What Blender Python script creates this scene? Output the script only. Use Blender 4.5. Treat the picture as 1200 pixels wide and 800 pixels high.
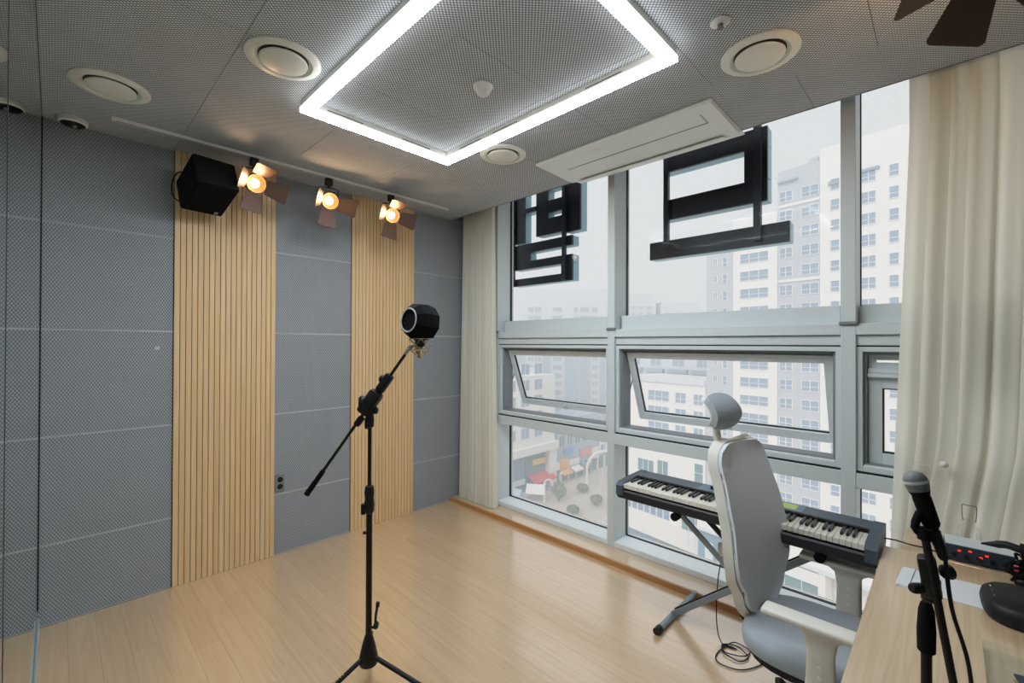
import bpy, bmesh, math, random
from mathutils import Vector, Matrix, Euler

random.seed(7)
for o in list(bpy.data.objects):
    bpy.data.objects.remove(o)
scene = bpy.context.scene
col = scene.collection
R = math.radians
PI = math.pi

# ------------------------------------------------------------------ camera, sky, sun, exposure
CEIL = 2.823            # ceiling height
EYE = 1.575
yaw, pitch, roll = R(45.691), R(0.315), R(0.198)
fw = Vector((math.sin(yaw) * math.cos(pitch), math.cos(yaw) * math.cos(pitch), math.sin(pitch)))
rt = Vector((math.cos(yaw), -math.sin(yaw), 0))
up = rt.cross(fw)
rt2 = rt * math.cos(roll) + up * math.sin(roll)
up2 = -rt * math.sin(roll) + up * math.cos(roll)
cam_data = bpy.data.cameras.new('camera')
cam_data.sensor_width = 36
cam_data.lens = 36 * 522.6 / 1200
cam_data.clip_start = 0.02
cam_data.clip_end = 2000
cam = bpy.data.objects.new('camera', cam_data)
col.objects.link(cam)
mw = Matrix((rt2, up2, -fw)).transposed().to_4x4()
mw.translation = (0, 0, EYE)
cam.matrix_world = mw
scene.camera = cam

world = bpy.data.worlds.new('overcast_sky')
scene.world = world
world.use_nodes = True
wn = world.node_tree.nodes
bg = wn['Background']
bg.inputs[0].default_value = (0.955, 0.975, 1.0, 1)
bg.inputs[1].default_value = 0.78

sun_d = bpy.data.lights.new('sun', 'SUN')
sun_d.energy = 1.25
sun_d.angle = R(25)
sun_d.color = (1.0, 0.97, 0.93)
sun = bpy.data.objects.new('sun', sun_d)
col.objects.link(sun)
sun.location = (-30, 0, 60)
sun.rotation_euler = Vector((0.80, 0.18, -0.58)).to_track_quat('-Z', 'Y').to_euler()

scene.view_settings.view_transform = 'Standard'
scene.view_settings.look = 'None'
scene.view_settings.exposure = 0.0
scene.view_settings.gamma = 1
scene.view_settings.use_curve_mapping = False
scene.cycles.max_bounces = 10
scene.cycles.volume_bounces = 8
scene.cycles.transparent_max_bounces = 16
scene.cycles.sample_clamp_indirect = 6
LED_POWER = 70.0
LED_SIDE = 6.0
SPOT_POWER = 3.6

# ------------------------------------------------------------------ materials
def srgb(r, g, b):
    def f(c):
        c /= 255
        return c / 12.92 if c <= 0.04045 else ((c + 0.055) / 1.055) ** 2.4
    return (f(r), f(g), f(b), 1)

def mat(name, rgb, rough=0.5, metal=0.0, spec=0.5, noise=0.0, nscale=30, coat=0.0):
    m = bpy.data.materials.new(name)
    m.use_nodes = True
    nt = m.node_tree
    b = nt.nodes['Principled BSDF']
    c = srgb(*rgb)
    b.inputs['Base Color'].default_value = c
    b.inputs['Roughness'].default_value = rough
    b.inputs['Metallic'].default_value = metal
    b.inputs['Specular IOR Level'].default_value = spec
    b.inputs['Coat Weight'].default_value = coat
    # every surface gets a little procedural variation
    g = nt.nodes.new('ShaderNodeNewGeometry')
    n = nt.nodes.new('ShaderNodeTexNoise')
    n.inputs['Scale'].default_value = nscale
    n.inputs['Detail'].default_value = 3
    nt.links.new(g.outputs['Position'], n.inputs['Vector'])
    mx = nt.nodes.new('ShaderNodeMix')
    mx.data_type = 'RGBA'
    k = 1 - max(noise, 0.03)
    mx.inputs[6].default_value = (c[0] * k, c[1] * k, c[2] * k, 1)
    mx.inputs[7].default_value = (min(c[0] * (2 - k), 1), min(c[1] * (2 - k), 1), min(c[2] * (2 - k), 1), 1)
    nt.links.new(n.outputs[0], mx.inputs[0])
    nt.links.new(mx.outputs[2], b.inputs['Base Color'])
    return m

def nd(nt, t, **kw):
    n = nt.nodes.new(t)
    for k, v in kw.items():
        setattr(n, k, v)
    return n

def math_node(nt, op, a, b=None):
    n = nt.nodes.new('ShaderNodeMath')
    n.operation = op
    for i, v in enumerate((a, b)):
        if v is None:
            continue
        if isinstance(v, (int, float)):
            n.inputs[i].default_value = v
        else:
            nt.links.new(v, n.inputs[i])
    return n.outputs[0]

def dotted(name, dark, light, pitch_a, pitch_b, axes):
    """pressed polyester acoustic felt: staggered embossed dots"""
    m = bpy.data.materials.new(name)
    m.use_nodes = True
    nt = m.node_tree
    b = nt.nodes['Principled BSDF']
    b.inputs['Roughness'].default_value = 0.95
    b.inputs['Specular IOR Level'].default_value = 0.15
    g = nd(nt, 'ShaderNodeNewGeometry')
    s = nd(nt, 'ShaderNodeSeparateXYZ')
    nt.links.new(g.outputs['Position'], s.inputs[0])
    sa = math_node(nt, 'SINE', math_node(nt, 'MULTIPLY', s.outputs[axes[0]], 2 * PI / pitch_a))
    sb = math_node(nt, 'SINE', math_node(nt, 'MULTIPLY', s.outputs[axes[1]], 2 * PI / pitch_b))
    p = math_node(nt, 'MULTIPLY', sa, sb)
    mr = nd(nt, 'ShaderNodeMapRange', interpolation_type='SMOOTHSTEP')
    mr.inputs[1].default_value = -0.15
    mr.inputs[2].default_value = 0.55
    nt.links.new(p, mr.inputs[0])
    n = nd(nt, 'ShaderNodeTexNoise')
    n.inputs['Scale'].default_value = 5
    nt.links.new(g.outputs['Position'], n.inputs['Vector'])
    fac = math_node(nt, 'MULTIPLY', mr.outputs[0], math_node(nt, 'ADD', math_node(nt, 'MULTIPLY', n.outputs[0], 0.4), 0.75))
    mx = nd(nt, 'ShaderNodeMix', data_type='RGBA')
    mx.inputs[6].default_value = srgb(*dark)
    mx.inputs[7].default_value = srgb(*light)
    nt.links.new(fac, mx.inputs[0])
    nt.links.new(mx.outputs[2], b.inputs['Base Color'])
    bp = nd(nt, 'ShaderNodeBump')
    bp.inputs['Strength'].default_value = 0.35
    bp.inputs['Distance'].default_value = 0.003
    nt.links.new(mr.outputs[0], bp.inputs['Height'])
    nt.links.new(bp.outputs[0], b.inputs['Normal'])
    return m

def wood(name, a, b_, along, rough=0.4, scale=(60, 3), rand=0.12, spec=0.5, coat=0.0, coat_ior=1.5):
    """straight-grained light wood; along = world axis index of the grain"""
    m = bpy.data.materials.new(name)
    m.use_nodes = True
    nt = m.node_tree
    b = nt.nodes['Principled BSDF']
    b.inputs['Roughness'].default_value = rough
    b.inputs['Specular IOR Level'].default_value = spec
    b.inputs['Coat Weight'].default_value = coat
    b.inputs['Coat Roughness'].default_value = 0.2
    b.inputs['Coat IOR'].default_value = coat_ior
    g = nd(nt, 'ShaderNodeNewGeometry')
    oi = nd(nt, 'ShaderNodeObjectInfo')
    off = nd(nt, 'ShaderNodeVectorMath', operation='ADD')
    sc = nd(nt, 'ShaderNodeVectorMath', operation='SCALE')
    cmb = nd(nt, 'ShaderNodeCombineXYZ')
    for i in range(3):
        nt.links.new(oi.outputs['Random'], cmb.inputs[i])
    nt.links.new(cmb.outputs[0], sc.inputs[0])
    sc.inputs['Scale'].default_value = 40
    nt.links.new(g.outputs['Position'], off.inputs[0])
    nt.links.new(sc.outputs[0], off.inputs[1])
    mp = nd(nt, 'ShaderNodeMapping')
    v = [scale[0]] * 3
    v[along] = scale[1]
    mp.inputs['Scale'].default_value = v
    nt.links.new(off.outputs[0], mp.inputs[0])
    n = nd(nt, 'ShaderNodeTexNoise')
    n.inputs['Scale'].default_value = 1
    n.inputs['Detail'].default_value = 5
    n.inputs['Distortion'].default_value = 0.6
    nt.links.new(mp.outputs[0], n.inputs['Vector'])
    mr = nd(nt, 'ShaderNodeMapRange')
    mr.inputs[1].default_value = 0.3
    mr.inputs[2].default_value = 0.72
    nt.links.new(n.outputs[0], mr.inputs[0])
    mx = nd(nt, 'ShaderNodeMix', data_type='RGBA')
    mx.inputs[6].default_value = srgb(*a)
    mx.inputs[7].default_value = srgb(*b_)
    nt.links.new(mr.outputs[0], mx.inputs[0])
    br = nd(nt, 'ShaderNodeBrightContrast')
    nt.links.new(mx.outputs[2], br.inputs[0])
    nt.links.new(math_node(nt, 'MULTIPLY', math_node(nt, 'SUBTRACT', oi.outputs['Random'], 0.5), rand), br.inputs[1])
    nt.links.new(br.outputs[0], b.inputs['Base Color'])
    return m

def emit(name, rgb, strength):
    m = bpy.data.materials.new(name)
    m.use_nodes = True
    nt = m.node_tree
    nt.nodes.remove(nt.nodes['Principled BSDF'])
    e = nd(nt, 'ShaderNodeEmission')
    e.inputs[0].default_value = srgb(*rgb)
    e.inputs[1].default_value = strength
    nt.links.new(e.outputs[0], nt.nodes['Material Output'].inputs[0])
    return m

def clear(name, tint=(1, 1, 1), gloss=0.06, rough=0.0):
    """window glass: see-through with a fresnel sheen"""
    m = bpy.data.materials.new(name)
    m.use_nodes = True
    nt = m.node_tree
    nt.nodes.remove(nt.nodes['Principled BSDF'])
    t = nd(nt, 'ShaderNodeBsdfTransparent')
    t.inputs[0].default_value = (*tint, 1)
    gl = nd(nt, 'ShaderNodeBsdfGlossy')
    gl.inputs['Roughness'].default_value = rough
    fr = nd(nt, 'ShaderNodeFresnel')
    fr.inputs[0].default_value = 1.25
    mx = nd(nt, 'ShaderNodeMixShader')
    nt.links.new(math_node(nt, 'MULTIPLY', fr.outputs[0], gloss / 0.0123 * 0.2), mx.inputs[0])
    nt.links.new(t.outputs[0], mx.inputs[1])
    nt.links.new(gl.outputs[0], mx.inputs[2])
    nt.links.new(mx.outputs[0], nt.nodes['Material Output'].inputs[0])
    return m

def cloth(name, rgb, trans=0.45):
    m = bpy.data.materials.new(name)
    m.use_nodes = True
    nt = m.node_tree
    nt.nodes.remove(nt.nodes['Principled BSDF'])
    g = nd(nt, 'ShaderNodeNewGeometry')
    w = nd(nt, 'ShaderNodeTexNoise')
    w.inputs['Scale'].default_value = 400
    nt.links.new(g.outputs['Position'], w.inputs['Vector'])
    c = srgb(*rgb)
    mc = nd(nt, 'ShaderNodeMix', data_type='RGBA')
    mc.inputs[6].default_value = (c[0] * .94, c[1] * .94, c[2] * .94, 1)
    mc.inputs[7].default_value = c
    nt.links.new(w.outputs[0], mc.inputs[0])
    d = nd(nt, 'ShaderNodeBsdfDiffuse')
    t = nd(nt, 'ShaderNodeBsdfTranslucent')
    nt.links.new(mc.outputs[2], d.inputs[0])
    nt.links.new(mc.outputs[2], t.inputs[0])
    mx = nd(nt, 'ShaderNodeMixShader')
    mx.inputs[0].default_value = trans
    nt.links.new(d.outputs[0], mx.inputs[1])
    nt.links.new(t.outputs[0], mx.inputs[2])
    tr_ = nd(nt, 'ShaderNodeBsdfTransparent')          # open weave
    m2 = nd(nt, 'ShaderNodeMixShader')
    m2.inputs[0].default_value = 0.04
    nt.links.new(mx.outputs[0], m2.inputs[1])
    nt.links.new(tr_.outputs[0], m2.inputs[2])
    nt.links.new(m2.outputs[0], nt.nodes['Material Output'].inputs[0])
    return m

M = {}
M['felt_wall'] = dotted('felt_wall', (128, 131, 134), (178, 182, 185), 0.0145, 0.024, (0, 2))
M['felt_ceiling'] = dotted('felt_ceiling', (134, 137, 140), (232, 236, 240), 0.0175, 0.0165, (0, 1))
M['felt_plain'] = mat('felt_plain', (128, 132, 137), 0.95, spec=.1, noise=.1)
M['felt_edge'] = mat('felt_edge', (190, 192, 192), 0.9, spec=.1)
M['seam_dark'] = mat('seam_dark', (92, 92, 92), 0.9, spec=.1)
M['slat'] = wood('slat', (214, 177, 126), (230, 196, 148), 2, 0.5, (90, 2.5), 0.05)
M['slat_back'] = mat('slat_back', (52, 40, 28), 0.9)
M['plank'] = wood('plank', (212, 176, 132), (223, 189, 146), 1, 0.32, (55, 2.2), 0.03, spec=0.5, coat=1.0, coat_ior=3.4)
M['deck'] = wood('deck', (206, 176, 138), (220, 192, 156), 1, 0.3, (55, 2.2), 0.03, coat=1.0, coat_ior=2.6)
M['trim_wood'] = wood('trim_wood', (176, 122, 68), (196, 142, 86), 1, 0.4, (80, 3), 0.03)
M['desk'] = wood('desk', (204, 172, 132), (222, 194, 156), 0, 0.42, (70, 2.5), 0.02, coat=1.0, coat_ior=2.5)
M['alu'] = mat('alu', (208, 217, 218), 0.45, 0.0, 0.5)
M['alu_light'] = mat('alu_light', (232, 238, 240), 0.4)
M['alu_dark'] = mat('alu_dark', (128, 134, 138), 0.45)
M['gasket'] = mat('gasket', (24, 28, 32), 0.7)
M['glass'] = clear('glass', (0.98, 0.99, 0.99), 0.008)
M['clear'] = clear('clear', (0.95, 0.97, 0.97), 0.02)
M['mirror'] = mat('mirror', (176, 190, 187), 0.0, 1.0)
M['channel'] = mat('channel', (190, 200, 202), 0.35, 0.4)
M['white'] = mat('white', (232, 230, 224), 0.45)
M['cream_white'] = mat('cream_white', (230, 229, 217), 0.4)
M['ac_white'] = mat('ac_white', (236, 241, 238), 0.4)
M['led'] = emit('led', (236, 245, 255), LED_POWER)
M['led_side'] = emit('led_side', (246, 250, 255), LED_SIDE)
M['bulb'] = emit('bulb', (255, 226, 178), 15)
M['reflector'] = mat('reflector', (214, 150, 88), 0.5, 0.2)
M['bronze'] = mat('bronze', (42, 30, 25), 0.42, 0.3)
M['flap'] = mat('flap', (86, 63, 47), 0.5, 0.2)
M['black'] = mat('black', (11, 11, 12), 0.5, spec=.35)
M['black_matte'] = mat('black_matte', (13, 13, 14), 0.85, spec=.2)
M['foam'] = mat('foam', (9, 9, 11), 0.95, spec=.15, noise=.3, nscale=300)
M['chrome'] = mat('chrome', (210, 206, 198), 0.18, 1.0)
M['gold'] = mat('gold', (206, 172, 104), 0.25, 1.0)
M['yellow'] = mat('yellow', (220, 190, 30), 0.5)
M['grey_plastic'] = mat('grey_plastic', (120, 122, 122), 0.5)
M['piano_body'] = mat('piano_body', (26, 27, 30), 0.5)
M['piano_top'] = mat('piano_top', (74, 86, 97), 0.35, 0.1)
M['piano_panel'] = mat('piano_panel', (100, 124, 136), 0.35)
M['key_white'] = mat('key_white', (226, 222, 208), 0.3)
M['key_black'] = mat('key_black', (18, 18, 20), 0.3)
M['print'] = mat('print', (190, 205, 120), 0.6)
M['print_white'] = mat('print_white', (225, 228, 230), 0.6)
M['stand_lit_grey'] = mat('stand_lit_grey', (138, 150, 156), 0.35, 0.4)
M['fabric'] = mat('fabric', (163, 171, 177), 0.9, spec=.15, noise=.08, nscale=500)
M['fabric_back_lit'] = mat('fabric_back_lit', (222, 228, 232), 0.9, spec=.15, noise=.06, nscale=500)  # paler copy of fabric; missing light on the backrest put into its colour
M['shell'] = mat('shell', (224, 221, 210), 0.45)
M['curtain'] = cloth('curtain', (250, 247, 234), 0.33)
M['sign_face'] = mat('sign_face', (36, 41, 50), 0.4)
M['sign_side'] = mat('sign_side', (150, 190, 205), 0.3)
M['sign_post'] = mat('sign_post', (52, 58, 68), 0.4)
M['blue_box'] = mat('blue_box', (40, 52, 68), 0.4)
M['red_led'] = emit('red_led', (255, 70, 40), 0.9)
M['paper'] = mat('paper', (226, 230, 232), 0.4)
M['facade'] = mat('facade', (240, 238, 236), 0.8, spec=.1, nscale=.2)
M['facade_grey'] = mat('facade_grey', (206, 210, 217), 0.8, spec=.1, nscale=.2)
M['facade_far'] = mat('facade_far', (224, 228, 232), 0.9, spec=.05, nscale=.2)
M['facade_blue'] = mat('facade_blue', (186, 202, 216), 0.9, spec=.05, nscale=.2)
M['win_frame'] = mat('win_frame', (240, 238, 236), 0.6, spec=.1)
M['win_pane'] = mat('win_pane', (166, 184, 202), 0.4, spec=.3)
M['win_pane_hazed'] = mat('win_pane_hazed', (184, 196, 208), 0.6, spec=.1)  # paler than win_pane: distance haze put into the colour
M['teal'] = mat('teal', (128, 160, 166), 0.5, spec=.2, nscale=.6, noise=.15)
M['shop_blue'] = mat('shop_blue', (142, 168, 190), 0.5, spec=.2, nscale=.6, noise=.15)
M['paving'] = mat('paving', (218, 211, 204), 0.9, spec=.1, nscale=.3, noise=.06)
M['leaf'] = mat('leaf', (156, 166, 152), 0.9, spec=.1, nscale=2, noise=.25)
M['bark'] = mat('bark', (120, 112, 104), 0.9)
M['awning_red'] = mat('awning_red', (226, 110, 116), 0.8)
M['sign_yellow'] = mat('sign_yellow', (236, 206, 140), 0.8)
M['sign_orange'] = mat('sign_orange', (238, 188, 130), 0.8)
M['sign_blue'] = mat('sign_blue', (130, 176, 226), 0.8)
M['poster_red'] = mat('poster_red', (230, 160, 150), 0.8)

# ------------------------------------------------------------------ mesh helpers
def bm_new():
    return bmesh.new()

def _apply(verts, M4):
    for v in verts:
        v.co = M4 @ v.co

def box(bm, c, s, rot=None, bev=0.0, mi=0, seg=1):
    """box centred at c with full sizes s, optional rotation matrix and bevel"""
    r = bmesh.ops.create_cube(bm, size=1)
    vs = r['verts']
    for v in vs:
        v.co = Vector((v.co.x * s[0], v.co.y * s[1], v.co.z * s[2]))
    fs = list({f for v in vs for f in v.link_faces})
    for f in fs:
        f.material_index = mi
    if bev > 0:
        es = list({e for f in fs for e in f.edges})
        out = bmesh.ops.bevel(bm, geom=es, offset=bev, segments=seg, profile=0.5, affect='EDGES', material=mi)
        vs = list({v for f in out['faces'] for v in f.verts} | {v for v in vs if v.is_valid})
    m4 = Matrix.Translation(Vector(c))
    if rot is not None:
        m4 = m4 @ rot.to_4x4()
    _apply(vs, m4)
    return vs

def bx(bm, x0, x1, y0, y1, z0, z1, bev=0.0, mi=0, seg=1):
    return box(bm, ((x0 + x1) / 2, (y0 + y1) / 2, (z0 + z1) / 2), (abs(x1 - x0), abs(y1 - y0), abs(z1 - z0)), None, bev, mi, seg)

def frame_of(d):
    d = Vector(d).normalized()
    a = Vector((0, 0, 1)) if abs(d.z) < 0.95 else Vector((1, 0, 0))
    x = a.cross(d).normalized()
    y = d.cross(x)
    return Matrix((x, y, d)).transposed()

def cyl(bm, p0, p1, r0, r1=None, seg=16, mi=0, caps=True):
    p0, p1 = Vector(p0), Vector(p1)
    r1 = r0 if r1 is None else r1
    F = frame_of(p1 - p0)
    rings = []
    for p, r in ((p0, r0), (p1, r1)):
        rings.append([bm.verts.new(p + F @ Vector((r * math.cos(2 * PI * i / seg), r * math.sin(2 * PI * i / seg), 0))) for i in range(seg)])
    for i in range(seg):
        f = bm.faces.new((rings[0][i], rings[0][(i + 1) % seg], rings[1][(i + 1) % seg], rings[1][i]))
        f.material_index = mi
    if caps:
        bm.faces.new(rings[0][::-1]).material_index = mi
        bm.faces.new(rings[1]).material_index = mi
    return rings

def lathe(bm, prof, seg=24, m4=None, mi=0, cap0=True, cap1=True):
    """profile of (radius, z) turned about local z"""
    m4 = m4 or Matrix.Identity(4)
    rings = []
    for r, z in prof:
        rings.append([bm.verts.new(m4 @ Vector((r * math.cos(2 * PI * i / seg), r * math.sin(2 * PI * i / seg), z))) for i in range(seg)])
    for a, b in zip(rings, rings[1:]):
        for i in range(seg):
            bm.faces.new((a[i], a[(i + 1) % seg], b[(i + 1) % seg], b[i])).material_index = mi
    if cap0:
        bm.faces.new(rings[0][::-1]).material_index = mi
    if cap1:
        bm.faces.new(rings[-1]).material_index = mi

def tube(bm, pts, r, seg=8, mi=0, smooth=4, closed=False):
    """swept tube through points (Catmull-Rom smoothed)"""
    P = [Vector(p) for p in pts]
    if smooth > 1 and len(P) > 2:
        Q = []
        n = len(P)
        for i in range(n - 1):
            p0, p1, p2, p3 = P[max(i - 1, 0)], P[i], P[i + 1], P[min(i + 2, n - 1)]
            for k in range(smooth):
                t = k / smooth
                Q.append(0.5 * ((2 * p1) + (-p0 + p2) * t + (2 * p0 - 5 * p1 + 4 * p2 - p3) * t * t + (-p0 + 3 * p1 - 3 * p2 + p3) * t ** 3))
        Q.append(P[-1])
        P = Q
    rr = r if isinstance(r, (list, tuple)) else None
    T = [(P[min(i + 1, len(P) - 1)] - P[max(i - 1, 0)]).normalized() for i in range(len(P))]
    x = frame_of(T[0]).col[0].copy()
    rings = []
    for i, (p, t) in enumerate(zip(P, T)):
        x = (x - t * x.dot(t)).normalized()
        y = t.cross(x)
        rad = r if rr is None else rr[0] + (rr[1] - rr[0]) * i / (len(P) - 1)
        rings.append([bm.verts.new(p + (x * math.cos(2 * PI * k / seg) + y * math.sin(2 * PI * k / seg)) * rad) for k in range(seg)])
    for a, b in zip(rings, rings[1:]):
        for i in range(seg):
            bm.faces.new((a[i], a[(i + 1) % seg], b[(i + 1) % seg], b[i])).material_index = mi
    bm.faces.new(rings[0][::-1]).material_index = mi
    bm.faces.new(rings[-1]).material_index = mi

def prism(bm, poly, z0, z1, m4=None, mi=0):
    """polygon (x,y) extruded z0..z1"""
    m4 = m4 or Matrix.Identity(4)
    a = [bm.verts.new(m4 @ Vector((x, y, z0))) for x, y in poly]
    b = [bm.verts.new(m4 @ Vector((x, y, z1))) for x, y in poly]
    n = len(poly)
    bm.faces.new(a[::-1]).material_index = mi
    bm.faces.new(b).material_index = mi
    for i in range(n):
        bm.faces.new((a[i], a[(i + 1) % n], b[(i + 1) % n], b[i])).material_index = mi

def sheet(bm, fn, nu, nv, thick=0.0, mi=0, wrap=False):
    """grid surface; fn(u,v)->Vector, u,v in 0..1; thick adds a back surface along the normals"""
    g = [[bm.verts.new(fn(i / nu, j / nv)) for j in range(nv + 1)] for i in range(nu + 1)]
    fs = []
    for i in range(nu):
        for j in range(nv):
            f = bm.faces.new((g[i][j], g[i + 1][j], g[i + 1][j + 1], g[i][j + 1]))
            f.material_index = mi
            fs.append(f)
    if thick:
        bm.normal_update()
        bmesh.ops.solidify(bm, geom=fs, thickness=thick)

def build(name, bm, mats, parent=None, smooth=None, loc=None, rot=None):
    bmesh.ops.recalc_face_normals(bm, faces=bm.faces)
    me = bpy.data.meshes.new(name)
    bm.to_mesh(me)
    bm.free()
    for m in (mats if isinstance(mats, (list, tuple)) else [mats]):
        me.materials.append(M[m])
    if smooth:
        for p in me.polygons:
            p.use_smooth = True
        me.set_sharp_from_angle(angle=R(smooth))
    return link(name, me, parent, loc, rot)

def link(name, me, parent=None, loc=None, rot=None):
    o = bpy.data.objects.new(name, me)
    col.objects.link(o)
    if parent is not None:
        o.parent = parent
    if loc is not None:
        o.location = loc
    if rot is not None:
        o.rotation_euler = rot
    return o

def tag(o, label, cat, group=None):
    o['label'] = label
    o['category'] = cat
    if group:
        o['group'] = group
    return o

def thing(name, label, cat, loc=(0, 0, 0), rotz=0, group=None):
    o = bpy.data.objects.new(name, None)
    o.empty_display_size = 0.1
    col.objects.link(o)
    o.location = loc
    o.rotation_euler = (0, 0, rotz)
    return tag(o, label, cat, group)

def structure(o):
    o['kind'] = 'structure'
    return o

def stuff(o):
    o['kind'] = 'stuff'
    return o

def copy_tree(o, parent=None):
    c = o.copy()
    col.objects.link(c)
    if parent is not None:
        c.parent = parent
    for ch in [k for k in bpy.data.objects if k.parent == o]:
        copy_tree(ch, c)
    return c

X0, XC, YB, YR = -0.058, 2.78, 3.58, -1.30     # mirror plane, ceiling edge, panelled wall, rear wall
XG = 3.163                                      # glass plane

# ------------------------------------------------------------------ room shell
bm = bm_new(); bx(bm, X0 - .1, XC, YR - .1, YB + .1, -0.16, -0.010)
floor = structure(build('floor', bm, 'slat_back'))
PW = 0.1135
plank_mesh = {}
def plank(x0, y0, y1):
    L = round(y1 - y0, 3)
    if L not in plank_mesh:
        b = bm_new()
        box(b, (0, 0, -0.0045), (PW - .0006, L - .0006, 0.009), None, 0)
        o = build('plank', b, 'plank', floor)
        plank_mesh[L] = o.data
    else:
        o = link('plank', plank_mesh[L], floor)
    o.location = (x0 + PW / 2, (y0 + y1) / 2, 0)
x = XC - PW
i = 0
while x > X0 - PW:
    y = YR - [0.0, 0.35, 0.7, 0.2, 0.5, 0.85][i % 6] - 0.03 * (i % 4)
    while y < YB:
        a, b_ = max(y, YR), min(y + 0.9, YB)
        if b_ - a > 0.02 and x > X0 - PW * .9:
            plank(x, a, b_)
        y += 0.9
    x -= PW
    i += 1

# sill step in front of the window with its orange timber nosing
bm = bm_new(); bx(bm, 2.802, 3.30, YR, YB, -0.16, 0.030)
structure(build('trim_1', bm, 'deck'))
bm = bm_new(); bx(bm, 2.7805, 2.8015, YR, YB, -0.1, 0.036, .004)
structure(build('trim_2', bm, 'trim_wood'))

# panelled back wall
bm = bm_new(); bx(bm, X0 - .1, 3.35, YB + .02, YB + .16, -0.1, 3.3)
wall_back = structure(build('wall_back', bm, 'felt_edge'))
COLX = [(X0, .531), (1.143, 1.729), (2.343, 3.02)]
ROWZ = [0.002, .448, 1.047, 1.648, 2.249, CEIL]
for (a, b_) in COLX:
    for z0, z1 in zip(ROWZ, ROWZ[1:]):
        bm = bm_new()
        bx(bm, a, b_, YB, YB + .019, z0 + .0012, z1 - .0012)
        # pale cut felt edge along the top and bottom of the panel
        for zz, s in ((z1 - .0012, -1), (z0 + .0012, 1)):
            bx(bm, a, b_, YB - .0012, YB + .003, zz, zz + s * .0038, 0, 1)
        build('felt_panel', bm, ['felt_wall', 'felt_edge'], wall_back)
for (a, b_) in ((.533, 1.141), (1.731, 2.341)):
    bm = bm_new(); bx(bm, a, b_, YB + .001, YB + .018, 0.0, CEIL)
    build('slat_backing', bm, 'slat_back', wall_back)
    n = 19
    p = (b_ - a) / n
    sm = None
    for k in range(n):
        if sm is None:
            bm = bm_new(); bx(bm, -p / 2 + .0016, p / 2 - .0016, -.016, 0, 0, CEIL - .001, .0015)
            o = build('slat', bm, 'slat', wall_back)
            sm = o.data
        else:
            o = link('slat', sm, wall_back)
        o.location = (a + p * (k + .5), YB + .002, 0.0005)

# mirror wall on the left with its aluminium shoe
bm = bm_new(); bx(bm, X0 - .012, X0, YR, YB - .001, 0.0, CEIL)
wall_left = structure(build('wall_left', bm, 'mirror'))
bm = bm_new(); bx(bm, X0, X0 + .010, YR, 3.47, 0.0, .10, .002)
build('bottom_channel', bm, 'channel', wall_left)
bm = bm_new(); bx(bm, X0 - .0005, X0 + .0006, 1.128, 1.132, 0.1, CEIL)
build('mirror_joint', bm, 'seam_dark', wall_left)
bm = bm_new(); bx(bm, X0, X0 + .0035, YB - .0065, YB - .0015, .1, CEIL - .001)
build('edge_seal', bm, 'gasket', wall_left)
bm = bm_new(); bx(bm, X0 - .15, X0 - .014, YR - .1, YB + .1, -.1, 3.3)
build('backing', bm, 'felt_plain', wall_left)

# rear wall behind the camera
bm = bm_new(); bx(bm, X0 - .15, 3.35, YR - .15, YR, -.1, 3.3)
wall_rear = structure(build('wall_rear', bm, 'felt_plain'))

# ceiling
bm = bm_new(); bx(bm, X0 - .1, XC, YR - .1, YB + .02, CEIL + .02, CEIL + .30)
ceiling = structure(build('ceiling', bm, 'seam_dark'))
CX = [X0, .53, 1.13, 1.73, 2.40, XC]
CYS = [YR, -1.0, -.4, .205, .81, 1.415, 2.02, 2.62, 3.22, YB]
cp_mesh = {}
for k, (a, b_) in enumerate(zip(CX, CX[1:])):
    ys = CYS if 1 < k < 4 else ([YR, -.4, .81, 2.02, 3.22, YB] if k < 2 else [YR, -.4, .5, 1.7, 2.75, YB])
    for c, d in zip(ys, ys[1:]):
        key = (round(b_ - a, 3), round(d - c, 3))
        if key not in cp_mesh:
            bm = bm_new(); box(bm, (0, 0, .0095), (key[0] - .0016, key[1] - .0016, .019), None, .0012)
            o = build('ceiling_panel', bm, 'felt_ceiling', ceiling)
            cp_mesh[key] = o.data
        else:
            o = link('ceiling_panel', cp_mesh[key], ceiling)
        o.location = ((a + b_) / 2, (c + d) / 2, CEIL)
bm = bm_new()
bx(bm, XC, XC + .012, YR - .1, YB + .02, CEIL, 3.20)             # soffit face of the curtain pocket
bx(bm, XC, 3.4, YR - .1, YB + .02, 3.16, 3.30)
structure(build('trim_3', bm, 'felt_plain'))

# ------------------------------------------------------------------ window wall
bm = bm_new()
bx(bm, 2.985, 3.22, 3.17, YB + .1, -.1, 3.2)          # end wall behind the left curtain
bx(bm, 2.985, 3.22, YR - .1, -.95, -.1, 3.2)          # end wall behind the right curtain
bx(bm, 3.00, 3.22, -.95, 3.2, -.1, .032)
wall_right = structure(build('wall_right', bm, 'alu'))
bm = bm_new(); bx(bm, 3.22, 3.78, -1.4, 4.2, 3.49, 3.62)
build('outer_beam', bm, 'alu_dark', wall_right)
MULL = [(3.105, 3.17), (1.817, 1.878), (.349, .415), (-1.0, -.935)]
for a, b_ in MULL:
    bm = bm_new()
    bx(bm, 2.98, 3.20, a, b_, .03, 3.16, .002)
    build('mullion', bm, 'alu', wall_right)
    if a > 0:
        bm = bm_new()
        bx(bm, 2.965, 2.995, a - .012, b_ + .008, 1.682, 1.702, .006)
        build('bracket', bm, 'alu_dark', wall_right)

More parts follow.
